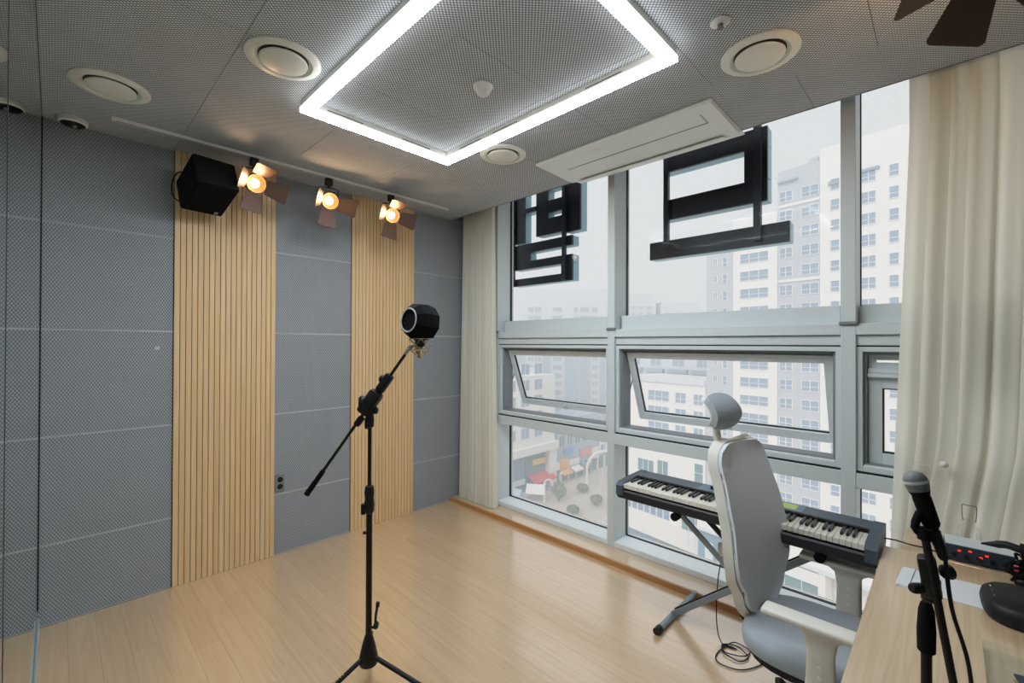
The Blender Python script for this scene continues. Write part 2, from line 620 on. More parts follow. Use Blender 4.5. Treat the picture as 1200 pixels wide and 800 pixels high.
def ring(bm, y0, y1, z0, z1, w, x0, x1, mi=0, bev=.0015, wb=None, wt=None):
    """rectangular frame in the window plane, w wide, x0..x1 deep"""
    wb = w if wb is None else wb
    wt = w if wt is None else wt
    bx(bm, x0, x1, y0, y0 + w, z0, z1, bev, mi)
    bx(bm, x0, x1, y1 - w, y1, z0, z1, bev, mi)
    bx(bm, x0, x1, y0 + w, y1 - w, z0, z0 + wb, bev, mi)
    bx(bm, x0, x1, y0 + w, y1 - w, z1 - wt, z1, bev, mi)

BAYS = [(1.878, 3.105), (.415, 1.817), (-.935, .349)]
for n, (y0, y1) in enumerate(BAYS):
    w = bpy.data.objects.new('window_%d' % (n + 1), None)
    col.objects.link(w)
    w.location = (XG, (y0 + y1) / 2, .03)
    structure(w)
    oy = (y0 + y1) / 2
    def local(o):
        o.location = (-XG, -oy, -.03)
        return o
    # bottom rail
    bm = bm_new(); bx(bm, 2.982, 3.20, y0, y1, .031, .071, .002)
    local(build('bottom_rail', bm, 'alu_light', w))  # paler rail: sky reflection on its top put into the colour
    # lower transom
    bm = bm_new(); bx(bm, 2.982, 3.20, y0, y1, .815, .893, .002)
    bx(bm, 3.0, 3.2, y0, y1, .893, .905, 0, 1)
    local(build('lower_transom', bm, ['alu', 'gasket'], w))
    # upper transom: front rail, recessed head below and glazing rail above
    bm = bm_new(); bx(bm, 2.982, 3.20, y0, y1, 1.63, 1.69, .002)
    bx(bm, 3.0, 3.2, y0, y1, 1.574, 1.628, .002)
    bx(bm, 3.005, 3.2, y0, y1, 1.566, 1.574, 0, 1)
    local(build('upper_transom', bm, ['alu', 'gasket'], w))
    bm = bm_new(); bx(bm, 3.06, 3.2, y0 + .012, y1 - .012, 1.69, 1.795, .003)
    local(build('glazing_rail', bm, 'alu', w))
    # dark gaskets around the fixed panes
    bm = bm_new()
    ring(bm, y0, y1, .071, .815, .004, XG - .012, XG + .012, bev=0)
    ring(bm, y0, y1, 1.795, 3.16, .004, XG - .012, XG + .012, bev=0)
    local(build('gasket', bm, 'gasket', w))
    for z0, z1, nm in ((.071, .815, 'lower_pane'), (1.795, 3.16, 'upper_pane')):
        bm = bm_new(); bx(bm, XG - .004, XG + .004, y0 + .006, y1 - .006, z0 + .005, z1 - .005)
        local(build(nm, bm, 'glass', w))
    # vent frame
    bm = bm_new()
    ring(bm, y0, y1, .905, 1.566, .026, 3.0, 3.15, 0)
    ring(bm, y0 + .026, y1 - .026, .931, 1.54, .016, 3.03, 3.15, 1)
    bx(bm, 3.0, 3.03, y0 + .03, y1 - .03, .931, .938, 0, 2)
    local(build('vent_frame', bm, ['alu', 'alu_dark', 'alu_light'], w))
    a, b_ = y0 + .044, y1 - .044
    if n < 2:
        hinge = Vector((3.10, (a + b_) / 2, 1.522))
        hh, th = .575, R(-21.5)
        W = b_ - a
        sroot = bm_new()
        def sring(bm, y0, y1, z0, z1, w, x0, x1, mi=0, bot=None):
            ring(bm, y0, y1, z0, z1, w, x0, x1, mi, .002, bot)
        sring(sroot, -W / 2, W / 2, -hh, 0, .050, -.022, .024, 0, .060)
        sring(sroot, -W / 2 + .05, W / 2 - .05, -hh + .06, -.05, .0035, -.010, .010, 1)
        sash = build('sash', sroot, ['alu_light', 'gasket'], w)
        sash.location = hinge - Vector((XG, oy, .03))
        sash.rotation_euler = (0, th, 0)
        bm = bm_new(); bx(bm, -.004, .004, -W / 2 + .052, W / 2 - .052, -hh + .062, -.052)
        build('sash_pane', bm, 'glass', sash)
        bm = bm_new()
        bx(bm, -.045, -.022, -.045, .045, -hh + .012, -hh + .034, .004)
        bx(bm, -.060, -.040, -.012, .012, -hh + .018, -hh + .060, .004)
        build('sash_handle', bm, 'alu', sash)
        for s in (-1, 1):                                  # friction stays at both sides
            yy = oy + s * (W / 2 + .007)
            bm = bm_new()
            tube(bm, [(3.06, yy, 1.06), (3.185, yy, 1.29)], .006, 6, 0, 1)
            tube(bm, [(3.12, yy, 1.17), (3.075, yy, 1.33)], .005, 6, 0, 1)
            local(build('stay_arm', bm, 'alu_dark', w))
    else:
        bm = bm_new()
        ring(bm, a, b_, .945, 1.405, .058, 3.06, 3.12, 0)
        ring(bm, a + .058, b_ - .058, 1.003, 1.347, .006, 3.075, 3.11, 1, 0)
        sash = local(build('sash', bm, ['alu', 'gasket'], w))
        bm = bm_new(); bx(bm, 3.088, 3.096, a + .06, b_ - .06, 1.005, 1.345)
        build('sash_pane', bm, 'glass', sash)
        bm = bm_new()
        bx(bm, 3.03, 3.15, a, b_, 1.405, 1.428, .002)
        bx(bm, 3.045, 3.15, a, b_, 1.429, 1.452, .002)
        ring(bm, a, b_, 1.452, 1.525, .03, 3.07, 3.13, 0)
        local(build('vent_transom', bm, 'alu', w))
        bm = bm_new(); bx(bm, 3.098, 3.104, a + .028, b_ - .028, 1.455, 1.522)
        local(build('small_pane', bm, 'glass', w))

# ------------------------------------------------------------------ ceiling fittings
LX0, LX1, LY0, LY1, LW = .872, 1.822, .81, 2.385, .052
led = thing('ceiling_light', 'large rectangular white frame light glowing on the dotted ceiling', 'light', ((LX0 + LX1) / 2, (LY0 + LY1) / 2, CEIL))
def rect_ring(bm, x0, x1, y0, y1, w, z0, z1, bev=0, mi=0):
    bx(bm, x0, x1, y0, y0 + w, z0, z1, bev, mi)
    bx(bm, x0, x1, y1 - w, y1, z0, z1, bev, mi)
    bx(bm, x0, x0 + w, y0 + w, y1 - w, z0, z1, bev, mi)
    bx(bm, x1 - w, x1, y0 + w, y1 - w, z0, z1, bev, mi)
hx, hy = (LX1 - LX0) / 2, (LY1 - LY0) / 2
bm = bm_new(); rect_ring(bm, -hx + .004, hx - .004, -hy + .004, hy - .004, LW - .008, -.034, -.0005)
build('housing', bm, 'cream_white', led)
bm = bm_new(); rect_ring(bm, -hx, hx, -hy, hy, LW, -.058, -.034, .0, 1)
for f in bm.faces:
    if f.calc_center_median().z < -.0575:
        f.material_index = 0
build('diffuser', bm, ['led', 'led_side'], led)
for sx in (-1, 1):
    for yy in (-.45, .2, .5):
        bm = bm_new(); bx(bm, sx * (hx - LW + .0035), sx * (hx - LW + .0045), yy - .1, yy + .1, -.022, -.017)
        build('housing_slot', bm, 'seam_dark', led)
for sy in (-1, 1):
    for xx in (-.25, .2):
        bm = bm_new(); bx(bm, xx - .1, xx + .1, sy * (hy - LW + .0035), sy * (hy - LW + .0045), -.022, -.017)
        build('housing_slot', bm, 'seam_dark', led)

def vent(cx, cy, label):
    t = thing('ceiling_vent', label, 'vent', (cx, cy, CEIL), 0, 'round ceiling vents')
    bm = bm_new()
    lathe(bm, [(.085, 0), (.152, 0), (.152, -.006), (.145, -.011), (.118, -.014), (.106, -.004), (.100, .0)][::-1], 40, None, 0, False, False)
    build('rim', bm, 'cream_white', t, 40)
    bm = bm_new()
    lathe(bm, [(.112, -.0002), (.0001, -.0002)], 32, None, 0, False, True)
    build('throat', bm, 'seam_dark', t)
    bm = bm_new()
    lathe(bm, [(.085, -.002), (.097, -.012), (.094, -.019), (.06, -.027), (.02, -.030), (.0005, -.0305)], 36, None, 0, True, False)
    build('disc', bm, 'cream_white', t, 40)
    return t
vent(.694, 2.085, 'round white vent between the glowing light frame and the left mirror')
vent(.182, 2.915, 'round white vent at the left, close to the small dome camera')
vent(2.105, .575, 'round white vent right of the glowing frame, towards the right curtain')
vent(2.05, 2.09, 'round white vent half hidden behind the far corner of the light frame')

def dome(cx, cy):
    t = thing('dome_camera', 'small white and black dome camera under ceiling by left mirror', 'camera', (cx, cy, CEIL))
    bm = bm_new(); lathe(bm, [(.062, 0), (.064, -.004), (.062, -.022), (.054, -.028), (.0005, -.028)], 32, None, 0, True, False)
    build('housing', bm, 'cream_white', t, 40)
    bm = bm_new(); lathe(bm, [(.053, -.0282), (.046, -.036), (.024, -.044), (.0005, -.046)], 28, None, 0, True, False)
    build('dome', bm, 'black', t, 50)
    bm = bm_new()
    cyl(bm, (.004, -.022, -.036), (.008, -.034, -.052), .010, .008, 14)
    build('lens', bm, 'grey_plastic', t, 40)
dome(.062, 3.50)

t = thing('motion_sensor', 'small round white sensor in the middle of the light frame', 'sensor', (1.44, 1.608, CEIL))
bm = bm_new(); lathe(bm, [(.047, 0), (.048, -.006), (.044, -.012), (.030, -.016), (.0005, -.016)], 32, None, 0, True, False)
build('base', bm, 'white', t, 40)
bm = bm_new(); lathe(bm, [(.036, -.0165), (.034, -.034), (.026, -.042), (.0005, -.043)], 8, None, 0, True, False)
build('lens_cap', bm, 'white', t)
t = thing('sprinkler', 'small round white sprinkler plate beside the vent right of light frame', 'sprinkler', (1.79, .627, CEIL))
bm = bm_new(); lathe(bm, [(.036, 0), (.037, -.003), (.030, -.008), (.018, -.010), (.0005, -.010)], 28, None, 0, True, False)
build('plate', bm, 'white', t, 40)
bm = bm_new(); lathe(bm, [(.011, -.0105), (.008, -.022), (.013, -.024), (.0005, -.025)], 16, None, 0, True, False)
build('head', bm, 'grey_plastic', t, 40)
t = thing('smoke_detector', 'tiny round white ceiling plate beyond the far end of light frame', 'sensor', (1.85, 2.47, CEIL))
bm = bm_new(); lathe(bm, [(.032, 0), (.033, -.003), (.026, -.008), (.0005, -.010)], 24, None, 0, True, False)
build('plate', bm, 'white', t, 40)
bm = bm_new(); lathe(bm, [(.009, -.0085), (.007, -.02), (.0005, -.021)], 14, None, 0, True, False)
build('head', bm, 'grey_plastic', t, 40)

# ceiling air conditioner
ac = thing('air_conditioner', 'long white one-way ceiling air conditioner above the windows', 'air conditioner', (2.57, 1.44, CEIL))
bm = bm_new()
prof = [(-.262, -.0005), (-.268, -.012), (-.262, -.022), (.02, -.030), (.10, -.034), (.16, -.030), (.20, -.012), (.27, -.006), (.27, -.0012), (.2, -.0005)]
a = [[bm.verts.new((px_, y_, pz_)) for px_, pz_ in prof] for y_ in (-.585, -.575, .575, .585)]
for r0, r1 in zip(a, a[1:]):
    for k in range(len(prof)):
        bm.faces.new((r0[k], r0[(k + 1) % len(prof)], r1[(k + 1) % len(prof)], r1[k]))
bm.faces.new(a[0]); bm.faces.new(a[-1][::-1])
build('panel', bm, 'ac_white', ac, 35)
bm = bm_new()
rotl = Matrix.Rotation(R(-14), 3, 'Y')
box(bm, (.175, 0, -.034), (.105, 1.02, .010), rotl, .004)
build('louvre', bm, 'ac_white', ac, 35)
bm = bm_new()
box(bm, (-.07, -.02, -.0292), (.0022, .96, .003), Matrix.Rotation(R(1.6), 3, 'Y'), 0)
box(bm, (-.125, -.50, -.0277), (.11, .0022, .003), Matrix.Rotation(R(1.6), 3, 'Y'), 0)
build('intake_seam', bm, 'alu_dark', ac)
bm = bm_new(); box(bm, (-.20, .14, -.0255), (.02, .05, .004), None, .001)
build('receiver', bm, 'white', ac)

# ------------------------------------------------------------------ track and spotlights
TY = 3.30
tr = thing('lighting_track', 'thin white lighting track on the ceiling along the panelled wall', 'track', (1.367, TY, CEIL))
bm = bm_new(); bx(bm, -1.15, 1.15, -.017, .017, -.018, -.0005, .002)
build('rail', bm, 'white', tr)
bm = bm_new(); bx(bm, -1.14, 1.14, -.005, .005, -.0185, -.0178)
build('slot', bm, 'grey_plastic', tr)
for s in (-1, 1):
    bm = bm_new(); bx(bm, s * 1.1505, s * 1.158, -.017, .017, -.018, -.0005, .002)
    build('end_cap', bm, 'white', tr)

def spotlight(loc, aim, ringroll, flaps, label, power, drop=.165, group='barn door spotlights on the wall track'):
    """track spot: adapter, yoke, can, lens, rim and four barn doors; aim = direction of the beam"""
    t = thing('spotlight', label, 'spotlight', loc, 0, group)
    A = Vector(aim).normalized()
    side = Vector((0, 0, 1)).cross(A).normalized()
    piv = Vector((0, 0, -drop))
    F = Matrix((side, A.cross(side), A)).transposed()
    H = Matrix.Translation(piv) @ F.to_4x4() @ Matrix.Rotation(ringroll, 4, 'Z')
    bm = bm_new(); box(bm, (0, 0, -.028), (.05, .036, .055), None, .003)
    cyl(bm, (0, 0, -.055), (0, 0, -.072), .011, None, 14)
    build('adapter', bm, 'bronze', t)
    bm = bm_new()
    ys = frame_of((0, 0, 1))
    for s in (-1, 1):
        p = piv + side * (s * .068)
        tube(bm, [p, Vector((p.x, p.y, -.075)), Vector((side.x * s * .03, side.y * s * .03, -.070)), Vector((0, 0, -.070))], .0045, 8, 0, 1)
        cyl(bm, p - side * s * .008, p + side * s * .012, .011, None, 14)
    build('yoke', bm, 'bronze', t)
    bm = bm_new()
    lathe(bm, [(.030, -.085), (.046, -.078), (.052, -.04), (.056, .03), (.060, .034), (.064, .036), (.064, .050), (.060, .050), (.0592, .046), (.053, .030), (.032, .008), (.0005, .006)], 32, H, 0, True, False)
    can = build('can', bm, 'bronze', t, 35)
    bm = bm_new()
    lathe(bm, [(.0585, .046), (.052, .034), (.040, .020), (.029, .012)], 32, H, 0, False, False)
    build('reflector', bm, 'reflector', t, 60)
    bm = bm_new()
    lathe(bm, [(.030, .010), (.027, .014), (.016, .018), (.0005, .019)], 28, H, 0, True, False)
    build('lens', bm, 'bulb', t, 60)
    for k, ang in enumerate(flaps):
        if ang is None:
            continue
        # hinge frame: k 0 right,1 top,2 left,3 bottom in the rim plane
        B = H @ Matrix.Rotation(PI / 2 * k, 4, 'Z') @ Matrix.Translation((.058, 0, .052)) @ Matrix.Rotation(R(90 - ang), 4, 'Y')
        # local: x across, the leaf runs along local z rotated outward
        bm = bm_new()
        w0, w1, L, rr = .047, .066, .135, .012
        poly = [(-w0, 0), (w0, 0), (w1, L - rr), (w1 - rr * .4, L - rr * .3), (w1 - rr, L), (-w1 + rr, L), (-w1 + rr * .4, L - rr * .3), (-w1, L - rr)]
        m4 = B @ Matrix(((0, 0, 1, 0), (1, 0, 0, 0), (0, 1, 0, 0), (0, 0, 0, 1)))
        prism(bm, poly, -.0012, .0012, m4)
        for s in (-1, 1):
            cyl(bm, B @ Vector((0, s * .03, -.002)), B @ Vector((0, s * .018, -.002)), .004, None, 8)
        build('barn_door', bm, 'flap', t)
    ld = bpy.data.lights.new('bulb_light', 'SPOT')
    ld.energy = power
    ld.color = (1.0, .62, .32)
    ld.shadow_soft_size = .03
    ld.spot_size = R(172)
    ld.spot_blend = .4
    lo = bpy.data.objects.new('bulb_light', ld)
    col.objects.link(lo)
    lo.parent = t
    lo.location = piv + A * .056
    lo.rotation_euler = (-A).to_track_quat('Z', 'Y').to_euler()
    return t
zt = CEIL - .0188
spotlight((.918, TY, zt), (.04, -1, -.33), R(-10), (20, 62, 56, 22), 'bronze barn door spotlight beside the black wall speaker, leftmost on the track', SPOT_POWER)
spotlight((1.418, TY, zt), (-.14, -1, -.36), R(-8), (34, None, 60, 24), 'middle bronze spotlight of three on track, over the grey felt', SPOT_POWER)
spotlight((1.938, TY, zt), (-.24, -1, -.34), R(-9), (18, 62, 56, 24), 'bronze spotlight nearest the window, above the second slatted panel', SPOT_POWER)
tr2 = thing('lighting_track', 'short white track overhead at the right carrying the dark spotlight', 'track', (1.95, -.09, CEIL))
bm = bm_new(); bx(bm, -.45, .45, -.017, .017, -.018, -.0005, .002)
build('rail', bm, 'white', tr2)
bm = bm_new(); bx(bm, -.44, .44, -.005, .005, -.0185, -.0178)
build('slot', bm, 'grey_plastic', tr2)
spotlight((1.76, -.09, zt), (.90, .35, -.22), R(20), (40, 60, 30, 16), 'dark barn door spotlight overhead at the right, seen from below', SPOT_POWER * 1.2, .185, None)

# ------------------------------------------------------------------ wall speaker
sp = thing('wall_speaker', 'black box loudspeaker tilted down from the first slatted panel', 'speaker', (.665, YB - .014, 2.60))
p = R(67)
SR = (Matrix.Rotation(R(8), 3, 'Z') @ Matrix.Rotation(p, 3, 'X'))
SR4 = Matrix.Translation((0, -.235, -.04)) @ SR.to_4x4()
bm = bm_new()
vs = box(bm, (0, 0, 0), (.235, .20, .30), None, .012, 0, 2)
_apply(vs, SR4)
build('cabinet', bm, 'black_matte', sp, 35)
bm = bm_new()
vs = box(bm, (0, -.102, 0), (.215, .008, .28), None, .003)
_apply(vs, SR4)
build('grille', bm, 'foam', sp)
bm = bm_new()
vs = box(bm, (.07, -.1066, -.115), (.022, .002, .022), None, 0)
_apply(vs, SR4)
build('badge', bm, 'grey_plastic', sp)
bm = bm_new()
bx(bm, -.05, .05, -.012, 0, -.07, .07, .002)
cyl(bm, (0, -.01, 0), (0, -.14, -.01), .014, None, 12)
build('wall_bracket', bm, 'black', sp)
bm = bm_new()
tube(bm, [(-.05, -.13, .03), (-.12, -.12, .05), (-.155, -.10, 0), (-.16, -.10, -.09), (-.13, -.13, -.14), (-.09, -.17, -.13)], .004, 6, 0, 5)
build('cable', bm, 'black', sp, 60)

# wall socket and small wall tag
t = thing('wall_socket', 'grey double power socket on the grey felt beside the slats', 'socket', (1.177, YB, .53))
bm = bm_new(); bx(bm, -.036, .036, -.012, 0, -.062, .062, .003)
build('plate', bm, 'grey_plastic', t)
for s in (-1, 1):
    bm = bm_new()
    cyl(bm, (.004, -.0125, s * .026), (.004, -.0118, s * .026), .020, None, 20)
    build('outlet', bm, 'black', t)
t = thing('wall_clip', 'tiny pale square plate on the leftmost felt panel', 'plate', (.451, YB, 1.54))
bm = bm_new(); bx(bm, -.012, .012, -.003, 0, -.012, .012, .001)
build('plate', bm, 'felt_edge', t)

# ------------------------------------------------------------------ curtains
def curtain(name, label, y0f, y1f, xf, zb, zt_, folds, amp, nu, nv, seed, sway=.5, slant=0):
    rnd = random.Random(seed)
    ph = [rnd.uniform(-.5, .5) for _ in range(folds * 2 + 4)]
    am = [rnd.uniform(.65, 1.2) for _ in range(folds * 2 + 4)]
    def fn(u, v):
        z = zb + (zt_ - zb) * v
        y = y0f(v) + (y1f(v) - y0f(v)) * u
        u_ = u + .011 * math.sin(u * 23 + seed) + .006 * math.sin(u * 57 + 2 * seed)
        c = max(0.0, u_) * folds
        k = int(c)
        fr = c - k
        A = am[k] * (1 - fr) + am[k + 1] * fr
        P = ph[k] * (1 - fr) + ph[k + 1] * fr
        wob = .25 * math.sin(v * 3 + k) * (1 - v)
        s = math.sin(2 * PI * c + P + wob)
        s2 = math.sin(6 * PI * c + 3 * P + 0.6)
        x = xf(v) + amp(v) * A * (s + .22 * s2)
        if slant and z < 1.15:
            y += slant * (1.15 - z) * min(1.0, (1 - u) * 9)
        return Vector((x, y + sway * amp(v) * math.cos(2 * PI * c + P + wob) * A, z))
    bm = bm_new()
    sheet(bm, fn, nu, nv)
    o = build(name, bm, 'curtain', None, 80)
    tag(o, label, 'curtain')
    return o
curtain('curtain', 'narrow cream curtain gathered in the corner beside the felt wall',
        lambda v: 3.03 + .05 * v, lambda v: 3.52 - .04 * v - .0 * v, lambda v: 2.895, .034, 3.10, 10, lambda v: .042 - .012 * v, 260, 14, 3, .8)
def ry1(v):      # left edge of the right-hand curtain
    z = .04 + 3.06 * v
    if z < 1.0:
        return .165 + .05 * (1 - z) * .6
    return .165 - .055 * min((z - 1.0) / 1.6, 1)
curtain('curtain', 'wide cream curtain in deep folds hanging behind the desk',
        lambda v: -1.15, ry1, lambda v: 2.885, .034, 3.10, 17, lambda v: .036, 620, 20, 11, 1.0, .11)
t = thing('tieback_hook', 'small white hook with a thin cord on the right curtain', 'hook', (2.822, .012, 1.035))
bm = bm_new()
lathe(bm, [(.014, 0), (.016, .006), (.012, .014), (.0005, .018)], 16, Matrix.Rotation(R(-90), 4, 'Y'), 0, True, False)
build('knob', bm, 'white', t, 50)
bm = bm_new(); tube(bm, [(-.006, 0, 0), (-.004, .06, -.012), (.0, .12, -.022), (.012, .15, -.03)], .0018, 6, 0, 4)
build('cord', bm, 'curtain', t, 60)

# ------------------------------------------------------------------ boom microphone stand
ms = thing('microphone_stand', 'tall black boom microphone stand standing free on the wooden floor', 'microphone stand', (1.02, 1.914, 0))
bm = bm_new(); lathe(bm, [(.040, .10), (.043, .115), (.041, .135), (.030, .185), (.019, .225), (.0145, .235)], 24, None, 0, True, True)
build('hub', bm, 'black', ms, 50)
view = Vector((.4714, .8819, 0))
for ang, nm in ((-14, 0), (106, 0), (226, 0)):
    # legs splay from the hub to the floor; 0 deg points along the camera's right
    d = rt * math.cos(R(ang)) + Vector((fw.x, fw.y, 0)).normalized() * math.sin(R(ang))
    bm = bm_new()
    cyl(bm, d * .028 + Vector((0, 0, .135)), d * .33 + Vector((0, 0, .020)), .0105, None, 14)
    leg = build('leg', bm, 'black', ms, 40)
    bm = bm_new()
    cyl(bm, d * .315 + Vector((0, 0, .026)), d * .365 + Vector((0, 0, .0125)), .0125, None, 14)
    build('rubber_foot', bm, 'black_matte', leg, 40)
    bm = bm_new()
    for k in range(9):
        q = d * (.12 + .012 * k) + Vector((0, 0, .135 - .115 / .302 * (.092 + .012 * k) + .0108))
        box(bm, q, (.008, .003, .0012), frame_of(d) if False else Matrix.Rotation(math.atan2(d.y, d.x), 3, 'Z'), 0)
    if ang == 226:
        build('yellow_lettering', bm, 'yellow', leg)
    else:
        bm.free()
bm = bm_new(); cyl(bm, (0, 0, .22), (0, 0, .82), .0140, None, 20)
build('lower_tube', bm, 'black', ms, 40)
bm = bm_new(); cyl(bm, (0, 0, .82), (0, 0, 1.25), .0085, None, 18)
build('upper_tube', bm, 'black', ms, 40)
bm = bm_new()
lathe(bm, [(.015, .79), (.022, .80), (.024, .83), (.020, .86), (.023, .89), (.019, .915), (.010, .92)], 16, None, 0, True, True)
box(bm, (-.02, .018, .81), (.02, .02, .05), Matrix.Rotation(R(45), 3, 'Z'), .004)
build('height_clutch', bm, 'black', ms, 40)
bm = bm_new(); cyl(bm, rt * -.014 + Vector((0, 0, .70)), rt * -.028 + Vector((0, 0, .70)), .007, None, 10)
build('bolt', bm, 'black', ms, 40)
bm = bm_new()
q = rt * .030 + Vector((0, 0, .265))
cyl(bm, rt * .012 + Vector((0, 0, .265)), q, .006, None, 10)
lathe(bm, [(.004, 0), (.016, .004), (.018, .014), (.012, .022)], 12, Matrix.Translation(rt * .022 + Vector((0, 0, .275))) @ frame_of(rt).to_4x4(), 0)
tube(bm, [q, q + rt * .002 + Vector((0, 0, .05)), q + rt * .01 + Vector((0, 0, .10))], .006, 8, 0, 2)
cyl(bm, q + rt * .01 + Vector((0, 0, .095)), q + rt * .012 + Vector((0, 0, .115)), .009, None, 10)
build('height_lever', bm, 'black', ms, 40)
# boom arm lies roughly across the view
b0, b1 = Vector((-.202, .203, .881)), Vector((.110, -.122, 1.525))
bd = (b1 - b0).normalized()
bm = bm_new(); cyl(bm, b0 + bd * .08, b1, .0072, None, 14)
build('boom_tube', bm, 'black', ms, 40)
bm = bm_new(); cyl(bm, b0 - bd * .005, b0 + bd * .13, .0135, .011, 16)
build('boom_grip', bm, 'black_matte', ms, 40)
bm = bm_new()
FB = frame_of(bd)
pc = Vector((0, 0, 1.285))
box(bm, pc + bd * .02 + rt * -.010, (.060, .066, .125), FB, .016, 0, 2)
box(bm, pc + bd * .13 + rt * -.006, (.040, .042, .095), FB, .010, 0, 2)
box(bm, pc + bd * -.085, (.03, .03, .05), FB, .008, 0, 2)
lathe(bm, [(.012, 0), (.027, .004), (.030, .018), (.022, .030)], 10, Matrix.Translation(pc + rt * -.02 + Vector((0, 0, .02))) @ frame_of(-rt - Vector((fw.x, fw.y, 0)) * .3).to_4x4(), 0)
lathe(bm, [(.010, 0), (.018, .004), (.018, .016), (.012, .022)], 10, Matrix.Translation(pc + bd * .135 + rt * -.012 + Vector((0, 0, .012))) @ frame_of(-rt + Vector((0, 0, .5))).to_4x4(), 0)
lathe(bm, [(.008, 0), (.017, .004), (.017, .02), (.010, .026)], 10, Matrix.Translation(pc + rt * .012 + Vector((0, 0, -.02))) @ frame_of(rt).to_4x4(), 0)
lathe(bm, [(.010, -.10), (.018, -.095), (.020, -.06), (.016, -.03), (.012, -.01)], 14, Matrix.Translation(pc), 0)
box(bm, pc + rt * -.012 + Vector((0, 0, -.08)), (.02, .02, .05), None, .004)
build('boom_clutch', bm, 'black', ms, 40)
bm = bm_new()
cyl(bm, b1, b1 + bd * .03, .009, None, 14)
cyl(bm, b1 + bd * .03, b1 + bd * .045, .012, .010, 14)
build('boom_tip', bm, 'chrome', ms, 40)

# condenser microphone in a shock mount, with the black foam ball pushed over it
mc = thing('condenser_microphone', 'gold and black studio microphone caged in wire mount on boom tip', 'microphone', (1.179, 1.745, 1.50))
ax = Vector((.05, -.02, 1)).normalized()
bm = bm_new()
lathe(bm, [(.008, .008), (.012, .010), (.0135, .022), (.019, .030), (.022, .055), (.0225, .060)], 20, None, 0, True, True)
build('mic_base', bm, 'gold', mc, 40)
bm = bm_new(); lathe(bm, [(.0225, .060), (.0235, .064), (.0235, .13), (.0215, .15), (.012, .165), (.0005, .166)], 20, None, 0, True, False)
build('mic_body', bm, 'black', mc, 40)
bm = bm_new()
for k in range(6):
    a0, a1 = 2 * PI * k / 6, 2 * PI * (k + 1) / 6
    lo, hi = .050, .056
    p0 = (lo * math.cos(a0), lo * math.sin(a0), .045)
    p1 = (hi * math.cos(a1), hi * math.sin(a1), .098)
    p2 = (lo * math.cos(a1), lo * math.sin(a1), .045)
    p3 = (hi * math.cos(a0), hi * math.sin(a0), .098)
    p4 = (.020 * math.cos((a0 + a1) / 2), .020 * math.sin((a0 + a1) / 2), .022)
    for pa, pb, r_ in ((p0, p1, .0016), (p3, p2, .0016), (p0, p2, .0022), (p3, p1, .0022), (p0, p4, .0016)):
        tube(bm, [pa, pb], r_, 6, 0, 1)
    if k in (1, 4):
        q0 = (lo * math.cos(a0) * 1.05, lo * math.sin(a0) * 1.05, .05)
        q1 = (.070 * math.cos(a0), .070 * math.sin(a0), .008)
        tube(bm, [q0, q1], .003, 6, 0, 1)
tube(bm, [(-.035, .02, .05), (-.032, .0255, .06), (-.022, .025, .066)], .004, 8, 0, 2)
build('shock_mount', bm, 'chrome', mc, 40)
bm = bm_new()
tube(bm, [(-.049 + .02, .047 - .02, .05), (-.042, .036, .055)], .004, 8, 0, 1)
cyl(bm, (-.0285, .032, .062), (-.040, .040, .052), .006, None, 10)
build('mount_arm', bm, 'chrome', mc, 40)

fo = thing('foam_pop_filter', 'black faceted foam ball with a white ring over the microphone', 'pop filter', (1.182, 1.742, 1.592))
fa = Vector((-.985, -.08, .10)).normalized()
FF = Matrix.Translation((0, 0, .082)) @ frame_of(fa).to_4x4() @ Matrix.Rotation(R(22.5), 4, 'Z')
bm = bm_new()
lathe(bm, [(.0005, -.073), (.046, -.072), (.080, -.046), (.089, .0), (.082, .042), (.062, .070), (.049, .072), (.046, .062), (.0005, .05)], 9, FF, 0, False, False)
build('foam_body', bm, 'foam', fo)
bm = bm_new()
lathe(bm, [(.0495, .0722), (.0515, .0735), (.0555, .0735), (.0570, .0718), (.0555, .068), (.0495, .068), (.0495, .0722)], 40, FF, 0, False, False)
build('ring', bm, 'felt_edge', fo, 60)
bm = bm_new()
lathe(bm, [(.0485, .066), (.0005, .066)], 32, FF, 0, False, True)
build('pop_screen', bm, 'black_matte', fo)

# ------------------------------------------------------------------ digital piano
KZ = .757
PY0, PY1 = .20, 1.40
pn = thing('digital_piano', 'black digital piano with white keys on a crossed stand by windows', 'piano', (2.462, (PY0 + PY1) / 2, .672), R(-0.6))
hl = (PY1 - PY0) / 2
zz = KZ - .672
bm = bm_new()
bx(bm, -.145, .15, -hl, hl, 0, .052, .008)                         # tray under the keys
bx(bm, .028, .15, -hl, hl, .04, zz + .016, .006)                    # rear body
build('body', bm, 'piano_body', pn, 35)
for s in (-1, 1):
    bm = bm_new()
    m4 = Matrix(((1, 0, 0, 0), (0, 0, 1, 0), (0, 1, 0, 0), (0, 0, 0, 1)))
    y_in, y_out = (hl - .042, hl + .001) if s > 0 else (-hl - .001, -hl + .042)
    prism(bm, [(-.148, .02), (.153, .02), (.153, zz + .020), (.03, zz + .017), (-.125, zz + .008), (-.148, zz - .010)], y_in, y_out, m4)
    build('end_cheek', bm, 'piano_top', pn)
bm = bm_new(); bx(bm, .03, .148, -hl + .042, hl - .042, zz + .016, zz + .0185, .001)
build('top_panel', bm, 'piano_top', pn)
bm = bm_new(); bx(bm, .032, .146, -.30, .20, zz + .0186, zz + .0200, .0005)
cp = build('control_panel', bm, 'piano_panel', pn)
bm = bm_new(); bx(bm, .05, .125, -.27, -.12, zz + .0201, zz + .0206)
build('song_chart', bm, 'print', cp)
bm = bm_new()
cyl(bm, (.085, .13, zz + .0201), (.085, .13, zz + .034), .014, .012, 16)
build('volume_knob', bm, 'black', cp, 40)
